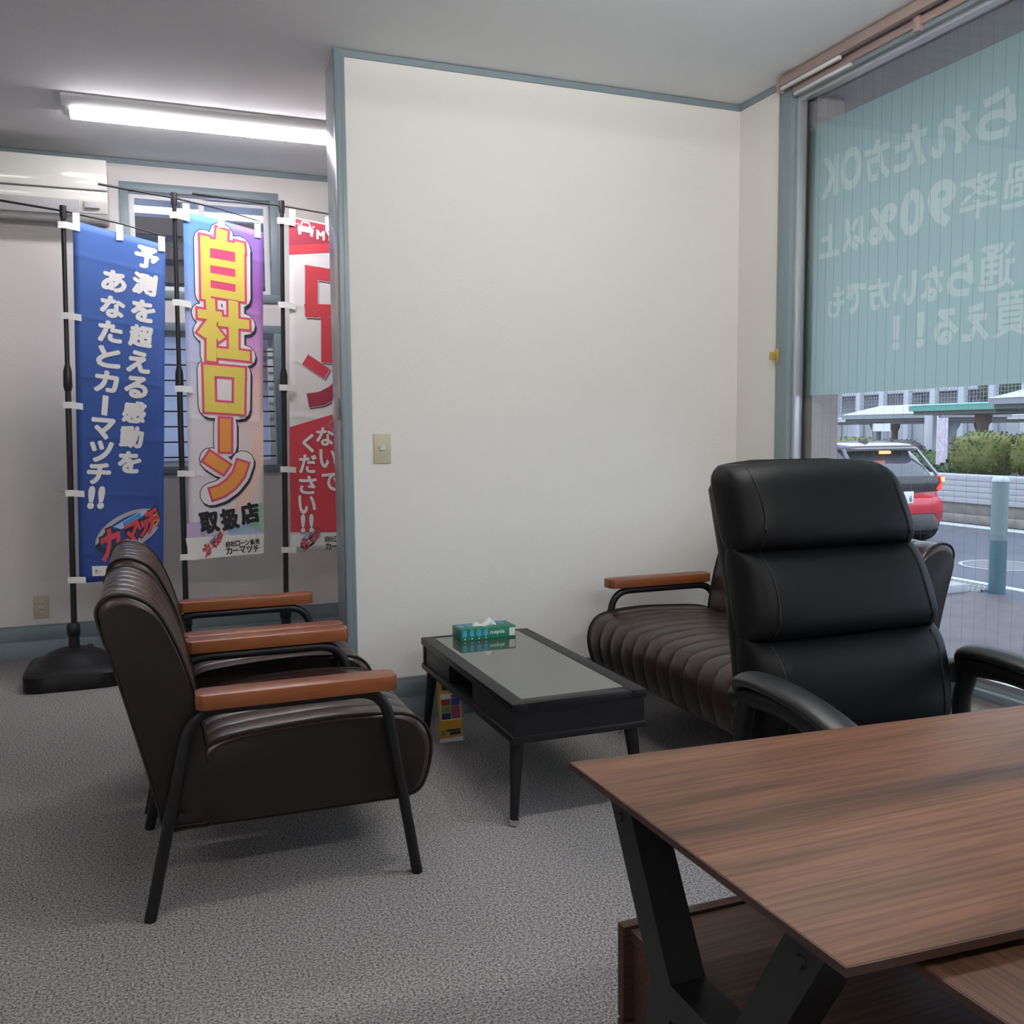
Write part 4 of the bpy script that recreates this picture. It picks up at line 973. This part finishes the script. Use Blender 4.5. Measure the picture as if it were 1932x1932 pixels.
stroke_part(fl2, sh, 'lettering_outline', K, 'ink_pink', 0.0032, 0.0105, rnd=False)
stroke_part(fl2, sh, 'lettering', [(w_, p) for c_, w_, p in F2_K if c_ == 'y'], 'ink_yellow', 0.0040, -0.0005, rnd=False)
stroke_part(fl2, sh, 'lettering', [(w_, p) for c_, w_, p in F2_K if c_ == 'o'][:4], 'ink_yellow', 0.0040, -0.0005, rnd=False)
stroke_part(fl2, sh, 'lettering', [(w_, p) for c_, w_, p in F2_K if c_ == 'o'][4:], 'ink_orange', 0.0040, -0.0005, rnd=False)
text_part(fl2, sh, 'lettering', F2_G[:3], 'ink_black', 0.0040, 0.060)
text_part(fl2, sh, 'lettering', F2_G[3:], 'ink_black', 0.0026, 0.045)
logo(fl2, sh, F2_P[-1][1][0], 0.125, 0.62)
tabs(fl2, sh, lambda t_: -2.354 - 0.02 * (1.66 - t_) / 2.1 - 0.002, 5, (0.04, 0.47, 0.93), y_)
# red and white flag, partly behind the partition
y_ = 1.232
stand(-1.846, 2.295, -1.40, 2.240, -1.885, y_, 'black flag stand holding the red and white flag', 0.42)
fl3 = thing('advertising_flag', 'red and white advertising flag half hidden by the partition wall', 'flag', (-1.63, 1.22, 0.55), 'advertising flags by the back wall')
sh = Sheet(F3_C, F3_S, 4.0)
sh.cloth('cloth', 'flag_white', fl3)
for nm, pts in F3_P:
    mt = {'red1': 'ink_red', 'red2': 'ink_dark_red'}.get(nm)
    if mt: bm = B(); sh.poly(bm, pts, 0.0012 if nm == 'red1' else 0.0008); obj('colour_panel', bm, mt, fl3, 0)
R3 = [(w_, p) for c_, w_, p in F3_K]
stroke_part(fl3, sh, 'lettering_shadow', R3, 'ink_navy', 0.0012, 0.0, (0.006, -0.008), False)
stroke_part(fl3, sh, 'lettering_border', R3, 'ink_white', 0.0018, 0.0025, (0.0015, -0.0015), False)
stroke_part(fl3, sh, 'lettering', [(w_, p) for c_, w_, p in F3_K if c_ == 'r'], 'ink_red', 0.0026, 0.0, (0, 0), False)
stroke_part(fl3, sh, 'lettering', [(w_, p) for c_, w_, p in F3_K if c_ == 'd'], 'ink_dark_red', 0.0026, 0.0, (0, 0), False)
text_part(fl3, sh, 'lettering', F3_G[:2], 'ink_white', 0.0026, 0.07)
text_part(fl3, sh, 'lettering_outline', F3_G[2:10], 'ink_dark_red', 0.0020, 0.075)
text_part(fl3, sh, 'lettering', F3_G[2:10], 'ink_white', 0.0028, 0.040)
text_part(fl3, sh, 'lettering', F3_G[10:], 'ink_black', 0.0026, 0.030)
logo(fl3, sh, F3_P[-1][1][0], 0.125, 0.62)
# car pictogram
bm = B(); cx, cz = F3_G[0][1][0] - 0.075, F3_G[0][1][1] + 0.012
for q in ([(-.038, -.012), (.038, -.012), (.040, .010), (.030, .016), (-.030, .016), (-.040, .010)], [(-.030, .012), (-.020, .036), (-.012, .038), (-.022, .012)], [(.030, .012), (.020, .036), (.012, .038), (.022, .012)], [(-.020, .040), (.020, .040), (.018, .032), (-.018, .032)], [(-.036, -.012), (-.022, -.012), (-.022, -.028), (-.036, -.028)], [(.022, -.012), (.036, -.012), (.036, -.028), (.022, -.028)], [(-.046, .018), (-.034, .018), (-.034, .024), (-.046, .024)], [(.034, .018), (.046, .018), (.046, .024), (.034, .024)]):
    sh.poly(bm, [(cx + a, cz + b) for a, b in q], 0.0026)
obj('car_mark', bm, 'ink_white', fl3, 0)
tabs(fl3, sh, lambda t_: -1.850 - 0.036 * (1.66 - t_) / 2.1 - 0.002, 5, (0.04, 0.47, 0.93), y_)

# ------------------------------------------------------------------ outside: pavement, street, car, greenery, shelters
GZ = -0.38
pm('asphalt', (0.115, 0.125, 0.155), 0.7, bump=(60, 0.4, 0.006), vary=(1.3, (0.095, 0.105, 0.135)))
pm('apron_paving', (0.125, 0.108, 0.108), 0.6, bump=(40, 0.4, 0.006), vary=(3.0, (0.085, 0.078, 0.085)))
pm('road_paint', (0.62, 0.68, 0.64), 0.6); pm('concrete', (0.30, 0.29, 0.27), 0.8, vary=(6, (0.22, 0.21, 0.20))); pm('concrete_pale', (0.42, 0.44, 0.46), 0.7)
pm('tile_white', (0.44, 0.46, 0.50), 0.5); pm('soffit', (0.50, 0.45, 0.44), 0.7, vary=(5, (0.44, 0.40, 0.39)), stretch=(1, 6, 1)); pm('outer_render', (0.36, 0.31, 0.30), 0.8, bump=(80, 0.5, 0.004))
pm('bollard_pale', (0.165, 0.225, 0.235), 0.45); pm('bollard_deep', (0.075, 0.145, 0.17), 0.45); pm('bollard_cap', (0.45, 0.55, 0.57), 0.4)
st('ground_street', bx((0.12, -30, GZ - 0.2), (70, 70, GZ)), 'asphalt')
st('ground_pavement', bx((0.11, -30, GZ - 0.1), (4.55, 3.0, GZ + 0.03)), 'apron_paving')
st('wall_outer_pier', bx((0.066, -0.440, GZ), (0.20, 0.30, 2.512)), 'outer_render')
st('ceiling_outer_soffit', bx((0.10, -6.2, 2.512), (0.60, 0.35, 2.72)), 'soffit')
st('wall_neighbour', bx((-5.0, 3.4, -0.4), (1.0, 3.5, 2.35)), 'soffit')
pm('slat_brown', (0.13, 0.10, 0.085), 0.7); pm('shed_blue', (0.30, 0.32, 0.40), 0.6)
nb = thing('slatted_screen', 'dark brown slatted screen and bracing seen through the upper back window', 'screen', (-2.2, 3.1, -0.4))
for k in range(7): obj('slat', bx((-3.2, 3.08, 1.55 + 0.155 * k), (-1.2, 3.10, 1.66 + 0.155 * k)), 'slat_brown', nb)
for x in (-2.9, -2.3, -1.7): obj('post', bx((x, 3.10, -0.4), (x + 0.05, 3.15, 3.2)), 'slat_brown', nb)
obj('brace', bar(B(), (-2.85, 3.06, 2.55), (-2.0, 3.06, 3.2), 0.03, 0.03), 'gasket', nb)
obj('back_sheet', bx((-3.4, 3.2, -0.4), (-1.0, 3.22, 3.4)), 'shed_blue', nb)
# road edge
st('ground_edge_line', bx((9.30, -30, GZ), (9.62, 60, GZ + 0.006)), 'road_paint')
st('ground_kerb_line', bx((5.08, -30, GZ), (5.20, 60, GZ + 0.006)), 'road_paint')
wl = thing('roadside_wall', 'low white tiled wall along the far side of the street', 'wall', (9.9, 8, GZ), None, 'structure')
obj('kerb', bx((9.72, -20, GZ), (10.3, 60, GZ + 0.14), 0.02), 'concrete', wl)
obj('plinth', bx((9.86, -20, GZ + 0.14), (10.3, 60, -0.06), 0.01), 'concrete', wl)
for k in range(5): obj('tile_course', bx((9.80, -20, -0.055 + 0.091 * k), (10.2, 60, 0.031 + 0.091 * k), 0.006), 'tile_white', wl)
obj('joint_bed', bx((9.815, -20, -0.06), (10.19, 60, 0.39)), 'concrete', wl)
gr = thing('drain_grating', 'steel drain grating at the edge of the street', 'grating', (4.8, 3.4, GZ))
bm = B()
for k in range(22): box(bm, (4.60, 2.85 + 0.06 * k, GZ + 0.001), (5.04, 2.865 + 0.06 * k, GZ + 0.022))
for k in range(4): box(bm, (4.60 + 0.14 * k, 2.85, GZ + 0.001), (4.615 + 0.14 * k, 4.17, GZ + 0.022))
obj('bars', bm, 'concrete_pale', gr, 0)
kb = thing('kerb_block', 'pale concrete kerb block beside the drain grating', 'kerb block', (4.3, 3.0, GZ))
obj('block', bx((4.10, 2.80, GZ), (4.52, 3.15, GZ + 0.10), 0.01), 'concrete_pale', kb)
mh = thing('manhole_cover', 'round iron manhole cover in the street', 'manhole cover', (6.35, 4.05, GZ))
pm('iron', (0.15, 0.155, 0.175), 0.5, bump=(45, 0.6, 0.006))
obj('cover', lathe(B(), [(0.37, 0.0), (0.37, 0.006), (0.36, 0.008)], (6.35, 4.05, GZ), 40), 'iron', mh, 40)
obj('rim', lathe(B(), [(0.42, 0.0), (0.42, 0.004), (0.375, 0.004), (0.375, 0.0)], (6.35, 4.05, GZ), 40), 'concrete_pale', mh, 40)
bo = thing('bollard', 'blue green steel bollard at the edge of the pavement', 'bollard', (4.822, 2.75, GZ))
obj('lower_sleeve', lathe(B(), [(0.074, 0.0), (0.074, 0.50)], (4.822, 2.75, GZ), 24), 'bollard_deep', bo, 40)
obj('post', lathe(B(), [(0.071, 0.50), (0.071, 1.05)], (4.822, 2.75, GZ), 24), 'bollard_pale', bo, 40)
obj('cap', lathe(B(), [(0.075, 1.045), (0.075, 1.06), (0.060, 1.082), (0.025, 1.094)], (4.822, 2.75, GZ), 24), 'bollard_cap', bo, 40)

# red hatchback driving away
pm('car_red', (0.62, 0.012, 0.035), 0.25, coat=0.8); pm('car_black', (0.012, 0.012, 0.014), 0.2, coat=0.6); pm('car_roof', (0.10, 0.11, 0.14), 0.18, coat=1.0); pm('car_glass', (0.07, 0.08, 0.10), 0.08, spec=0.8); pm('car_grey', (0.07, 0.07, 0.07), 0.55); pm('tyre', (0.010, 0.010, 0.011), 0.8); pm('alloy', (0.35, 0.35, 0.37), 0.3, metal=0.8); pm('plate_paper', (0.75, 0.78, 0.76), 0.5); pm('plate_ink', (0.02, 0.10, 0.05), 0.5)
emit('tail_red', (1.0, 0.04, 0.03), 1.6); emit('tail_hot', (1.0, 0.30, 0.10), 3.5)
KX, KY = 6.635, 5.84
car = thing('car', 'red hatchback car with black roof and glowing brake lights', 'car', (KX, KY + 1.9, GZ))
def crs(hw, z0, z1, y, n=20, e=0.28, top=0.85):
    o_ = []
    for k in range(n):
        a = 2 * PI * k / n; s = math.sin(a); v = 0.5 + 0.5 * sgp(s, e)
        o_.append(Vector((KX + hw * sgp(math.cos(a), e) * (1 - (1 - top) * v), y, z0 + (z1 - z0) * v)))
    return o_
obj('body', loft(B(), [crs(h, GZ + a, GZ + b, KY + y) for y, h, a, b in ((0.02, 0.66, 0.36, 0.86), (0.06, 0.76, 0.24, 0.90), (0.22, 0.835, 0.20, 0.92), (0.7, 0.84, 0.17, 0.90), (2.4, 0.835, 0.17, 0.86), (3.1, 0.83, 0.18, 0.82), (3.6, 0.78, 0.22, 0.70), (3.74, 0.66, 0.28, 0.62))]), 'car_red', car, 40)
obj('rear_bumper', loft(B(), [crs(h, GZ + a, GZ + b, KY + y) for y, h, a, b in ((-0.045, 0.56, 0.22, 0.40), (-0.02, 0.66, 0.19, 0.42), (0.08, 0.74, 0.18, 0.44), (0.30, 0.75, 0.18, 0.42))]), 'car_grey', car, 40)
obj('bumper_skin', loft(B(), [crs(h, GZ + a, GZ + b, KY + y, top=0.93) for y, h, a, b in ((-0.035, 0.60, 0.42, 0.60), (-0.01, 0.74, 0.40, 0.63), (0.12, 0.838, 0.22, 0.66), (0.32, 0.850, 0.20, 0.70))]), 'car_red', car, 40)
obj('tailgate_garnish', loft(B(), [crs(h, GZ + a, GZ + b, KY + y, top=0.96) for y, h, a, b in ((-0.005, 0.66, 0.72, 0.90), (0.0, 0.70, 0.70, 0.915), (0.10, 0.78, 0.70, 0.92))]), 'car_black', car, 40)
obj('cabin_glass', loft(B(), [crs(h, GZ + 0.86, GZ + b, KY + y, top=0.80) for y, h, b in ((0.06, 0.70, 0.90), (0.20, 0.745, 1.03), (0.50, 0.765, 1.28), (0.9, 0.78, 1.335), (1.7, 0.78, 1.34), (2.3, 0.77, 1.16), (2.75, 0.74, 0.88))]), 'car_glass', car, 40)
obj('roof', loft(B(), [crs(h, GZ + a, GZ + b, KY + y, top=0.95) for y, h, a, b in ((0.36, 0.56, 1.275, 1.315), (0.46, 0.62, 1.27, 1.335), (0.9, 0.645, 1.30, 1.365), (1.6, 0.635, 1.30, 1.365), (1.95, 0.60, 1.27, 1.32))]), 'car_roof', car, 40)
obj('spoiler', loft(B(), [crs(h, GZ + a, GZ + b, KY + y, top=0.95) for y, h, a, b in ((0.29, 0.52, 1.250, 1.275), (0.33, 0.60, 1.235, 1.292), (0.52, 0.64, 1.26, 1.315))]), 'car_black', car, 40)
obj('pillar', bar(B(), (KX + 0.70, KY + 0.05, GZ + 0.88), (KX + 0.615, KY + 0.40, GZ + 1.27), 0.05, 0.03), 'car_roof', car)
obj('pillar', bar(B(), (KX - 0.70, KY + 0.05, GZ + 0.88), (KX - 0.615, KY + 0.40, GZ + 1.27), 0.05, 0.03), 'car_roof', car)
obj('side_pillar', bar(B(), (KX - 0.79, KY + 0.75, GZ + 0.88), (KX - 0.66, KY + 0.55, GZ + 1.30), 0.10, 0.03), 'car_black', car)
obj('brake_light', bx((KX - 0.085, KY + 0.285, GZ + 1.205), (KX + 0.085, KY + 0.33, GZ + 1.238), 0.006), 'tail_hot', car)
for s in (-1, 1):
    sec = ((0.590, 0.735), (0.690, 0.705), (0.765, 0.800), (0.775, 0.895), (0.700, 0.915), (0.640, 0.900), (0.665, 0.820))
    tl = obj('tail_light', loft(B(), [[Vector((KX + s * x, KY - dd + max(0, x - 0.66) * 0.75, GZ + z)) for x, z in sec] for dd in (0.022, -0.06)]), 'tail_red', car, 0)
    obj('lamp', bx((KX + s * 0.705 - 0.028, KY - 0.012, GZ + 0.832), (KX + s * 0.705 + 0.028, KY + 0.03, GZ + 0.890), 0.01), 'tail_hot', tl)
np_ = obj('number_plate', bx((KX - 0.165, KY - 0.050, GZ + 0.56), (KX + 0.165, KY - 0.036, GZ + 0.72), 0.004), 'plate_paper', car)
bm = B(); V, F = glyph_box('6', (KX + 0.115, GZ + 0.625), 0.045, 0.085, 0.02); vs = [bm.verts.new((a, KY - 0.051, b)) for a, b in V]
for f in F: bm.faces.new([vs[i] for i in f])
obj('plate_number', bm, 'plate_ink', np_, 0)
obj('underbody', bx((KX - 0.70, KY + 0.15, GZ + 0.12), (KX + 0.70, KY + 3.4, GZ + 0.26)), 'tyre', car)
obj('antenna_fin', prism(B(), [(KY + 0.62, GZ + 1.35), (KY + 0.82, GZ + 1.36), (KY + 0.66, GZ + 1.415)], 'x', KX - 0.012, KX + 0.012, 0.004), 'car_black', car)
for s in (-1, 1):
    for yy in (0.42, 2.85):
        wh = obj('wheel', tube(B(), [(KX + s * 0.66, KY + yy, GZ + 0.275), (KX + s * 0.68, KY + yy, GZ + 0.275), (KX + s * 0.82, KY + yy, GZ + 0.275), (KX + s * 0.835, KY + yy, GZ + 0.275)], [0.25, 0.275, 0.275, 0.25], 28), 'tyre', car, 40)
        obj('rim', tube(B(), [(KX + s * 0.836, KY + yy, GZ + 0.275), (KX + s * 0.842, KY + yy, GZ + 0.275)], [0.175, 0.165], 20), 'alloy', wh, 40)

# clipped bushes
pm('leaf_olive', (0.15, 0.155, 0.022), 0.6, vary=(9, (0.060, 0.095, 0.016))); pm('leaf_dark', (0.045, 0.085, 0.020), 0.6, vary=(9, (0.025, 0.05, 0.014))); pm('leaf_grey', (0.075, 0.07, 0.072), 0.7); pm('leaf_fresh', (0.10, 0.17, 0.05), 0.6, vary=(9, (0.05, 0.10, 0.03))); pm('bark', (0.05, 0.04, 0.03), 0.9)
def bush(name, c_, h_, mat, label, nleaf=1500, cat='bush', group='clipped bushes across the street', ls=0.035):
    r = thing(name, label, cat, (c_[0], c_[1], GZ), group)
    bm = B(); bmesh.ops.create_icosphere(bm, subdivisions=4, radius=1.0)
    for v in bm.verts:
        d = v.co.normalized(); k = 1 + 0.05 * math.sin(7 * d.x + 3 * d.z) * math.sin(6 * d.y + 1) + random.uniform(-0.03, 0.03)
        e = Vector((sgp(d.x, 0.8), sgp(d.y, 0.8), sgp(d.z, 0.75)))
        v.co = Vector((c_[0] + e.x * h_[0] * k, c_[1] + e.y * h_[1] * k, c_[2] + e.z * h_[2] * k))
    bm.verts.ensure_lookup_table(); base = [(v.co.copy(), v.normal.copy()) for v in bm.verts]; cc = Vector(c_)
    for _ in range(nleaf):
        p, _n = random.choice(base); d = (p - cc).normalized(); p = p + d * random.uniform(-0.02, 0.03)
        a = Vector((random.uniform(-1, 1), random.uniform(-1, 1), random.uniform(-1, 1))).normalized() * ls; b = d.cross(a).normalized() * ls * 0.5 + d * random.uniform(-0.01, 0.02)
        bm.faces.new([bm.verts.new(q) for q in (p - a, p + b, p + a, p - b)])
    obj('foliage', bm, mat, r, 80, 'stuff')
    obj('stem', tube(B(), [(c_[0], c_[1], GZ), (c_[0], c_[1], c_[2])], [0.05, 0.03], 8), 'bark', r, 60)
    return r
bush('clipped_bush', (11.2, 8.62, 0.69), (0.55, 0.52, 0.38), 'leaf_olive', 'large round clipped bush behind the white tiled wall')
bush('clipped_bush', (11.2, 7.38, 0.72), (0.55, 0.52, 0.40), 'leaf_olive', 'clipped bush at the right edge of the window view')
bush('clipped_bush', (14.0, 15.1, 0.62), (0.7, 0.62, 0.32), 'leaf_olive', 'wide low bush seen above the car roof', 900)
bush('clipped_bush', (14.0, 16.6, 0.58), (0.6, 0.62, 0.30), 'leaf_olive', 'small bush beside the outer pier of the window', 900)
bush('bare_bush', (13.6, 13.35, 0.52), (0.7, 0.62, 0.38), 'leaf_grey', 'greyish bare bush above the red car', 1200, 'bush', None)
bush('leafy_shrub', (12.6, 11.35, 0.22), (0.5, 0.48, 0.45), 'leaf_fresh', 'loose green shrub at the foot of the white banner', 1600, 'shrub', None, 0.06)
bush('leafy_shrub', (11.6, 9.55, 0.15), (0.5, 0.55, 0.35), 'leaf_dark', 'dark green shrub left of the large round bush', 1400, 'shrub', None, 0.06)

# roadside banner, shelters, fence
pm('banner_print', (0.62, 0.66, 0.78), 0.6, vary=(14, (0.58, 0.40, 0.48))); pm('shelter_white', (0.50, 0.53, 0.57), 0.5); pm('shelter_green', (0.12, 0.36, 0.30), 0.5); pm('shelter_shade', (0.13, 0.13, 0.13), 0.8); pm('post_grey', (0.27, 0.29, 0.31), 0.6); pm('post_brown', (0.17, 0.12, 0.10), 0.7)
bn = thing('roadside_banner', 'tall white printed banner standing in the shrubs across the street', 'banner', (12.0, 10.35, GZ))
obj('cloth', bx((11.99, 10.22, 0.34), (12.005, 10.46, 1.36)), 'banner_print', bn)
obj('pole', tube(B(), [(12.0, 10.48, GZ), (12.0, 10.48, 1.40)], 0.012, 8), 'pole_white', bn, 60)
def shelter(label, x, y0, y1, z, dep, colr, fascia, posts, hip=True, pr=0.12, pmat='post_grey'):
    r = thing('bus_shelter', label, 'shelter', (x + dep / 2, (y0 + y1) / 2, GZ), 'shelters across the street')
    i = 0.55 if hip else 0.05; hh = 0.28 if hip else 0.06
    bm = B(); loft(bm, [[Vector(p) for p in ((x, y0, z), (x + dep, y0, z), (x + dep, y1, z), (x, y1, z))], [Vector(p) for p in ((x + dep * .3, y0 + i * 1.6, z + hh), (x + dep * .7, y0 + i * 1.6, z + hh), (x + dep * .7, y1 - i * 1.6, z + hh), (x + dep * .3, y1 - i * 1.6, z + hh))]])
    obj('roof', bm, colr, r, 0)
    obj('fascia', bx((x + 0.02, y0 + 0.02, z - 0.13), (x + dep - 0.02, y1 - 0.02, z)), fascia, r)
    obj('ceiling_panel', bx((x + 0.1, y0 + 0.1, z - 0.22), (x + dep - 0.1, y1 - 0.1, z - 0.13)), 'shelter_shade', r)
    for yy in posts:
        p = obj('post', lathe(B(), [(pr, 0), (pr, z - GZ - 0.5), (pr * 1.6, z - GZ - 0.35), (pr * 1.6, z - GZ - 0.2)], (x + dep * 0.4, yy, GZ), 14), pmat, r, 40)
    return r
shelter('white hipped bus shelter roof above the car', 18.0, 16.1, 20.2, 1.58, 2.6, 'shelter_white', 'post_grey', (16.8, 19.75), True, 0.14)
shelter('green edged flat bus shelter behind the large bush', 15.0, 11.75, 14.35, 1.70, 2.4, 'shelter_green', 'shelter_green', (12.95,), False, 0.12, 'post_brown')
shelter('white bus shelter roof at the right edge of the window view', 14.2, 8.2, 11.3, 1.78, 2.2, 'shelter_white', 'post_grey', (10.65,), True, 0.12)
shelter('long low white shelter roof in the distance', 23.5, 10.0, 33.0, 1.55, 3.2, 'shelter_white', 'shelter_white', (14, 17.5, 21.0, 25.0, 29), False, 0.12, 'post_brown')
cp = thing('square_column', 'pale square concrete column beside the white banner', 'column', (16.2, 14.6, GZ))
obj('shaft', bx((16.0, 14.52, GZ), (16.3, 14.80, 1.62), 0.02), 'shelter_white', cp); obj('capital', bx((15.95, 14.45, 1.62), (16.35, 14.87, 1.72)), 'shelter_white', cp)
sg_ = thing('small_signboard', 'small white signboard on two posts under the shelter roof', 'sign', (17.0, 17.35, GZ))
obj('board', bx((17.0, 17.05, 1.08), (17.04, 17.70, 1.30)), 'plate_paper', sg_)
for yy in (17.15, 17.6): obj('post', bx((17.0, yy, GZ), (17.04, yy + 0.05, 1.08)), 'post_grey', sg_)
for x, y0, y1, z0, z1, lb in ((17.5, 20.15, 20.5, 1.02, 1.42, 'teal hanging sign left of the white shelter'), (20.5, 18.1, 18.4, 1.1, 1.36, 'dark green hanging sign under the white shelter'), (20.5, 16.9, 17.25, 1.12, 1.36, 'teal hanging sign under the white shelter')):
    hs = thing('hanging_sign', lb, 'sign', (x, (y0 + y1) / 2, z0)); obj('panel', bx((x, y0, z0), (x + 0.05, y1, z1)), 'shelter_green', hs); obj('post', bx((x + 0.01, (y0 + y1) / 2 - 0.03, GZ), (x + 0.04, (y0 + y1) / 2 + 0.03, z0)), 'post_grey', hs)
mr = thing('globe_lamp', 'small round white lamp beside the large bush', 'lamp', (12.2, 8.75, GZ))
obj('globe', superell(B(), (12.2, 8.78, 0.94), (0.07, 0.07, 0.07), 1, 1, 14, 10), 'plate_paper', mr, 60); obj('post', tube(B(), [(12.2, 8.78, GZ), (12.2, 8.78, 0.88)], 0.02, 8), 'post_grey', mr, 60)
nf = thing('net_fence', 'tall wire net fence with white posts behind the shelters', 'fence', (30, 28, GZ))
bm = B()
for k in range(150): box(bm, (30.0, 14 + 0.17 * k, 1.95), (30.012, 14.022 + 0.17 * k, 4.2))
for k in range(14): box(bm, (30.0, 14, 1.95 + 0.17 * k), (30.012, 39.5, 1.972 + 0.17 * k))
obj('net', bm, 'post_grey', nf, 0, 'stuff')
for k in range(17): obj('post', bx((29.9, 14.1 + 1.55 * k, GZ), (30.15, 14.4 + 1.55 * k, 4.2)), 'shelter_white', nf)
obj('base_wall', bx((30.2, 10, GZ), (30.5, 40, 1.95)), 'concrete_pale', nf)
pm('far_wall', (0.24, 0.25, 0.27), 0.8, vary=(0.35, (0.19, 0.19, 0.21))); pm('far_glass', (0.10, 0.12, 0.15), 0.2)
bd = thing('distant_building', 'grey station building behind the net fence', 'building', (42, 34, GZ))
obj('facade', bx((42, 8, GZ), (48, 70, 9.0)), 'far_wall', bd)
for k in range(11):
    for z in (1.9, 4.6): wn = obj('window', bx((41.93, 12.0 + 3.6 * k, z), (42.0, 14.2 + 3.6 * k, z + 1.3)), 'far_glass', bd)
obj('awning', bx((40.8, 20, 3.3), (42, 52, 3.5)), 'shelter_white', bd)
bush('street_tree', (34.5, 27.6, 3.2), (1.4, 1.8, 1.6), 'leaf_dark', 'green tree top at the upper right of the window view', 1200, 'tree', None, 0.15)
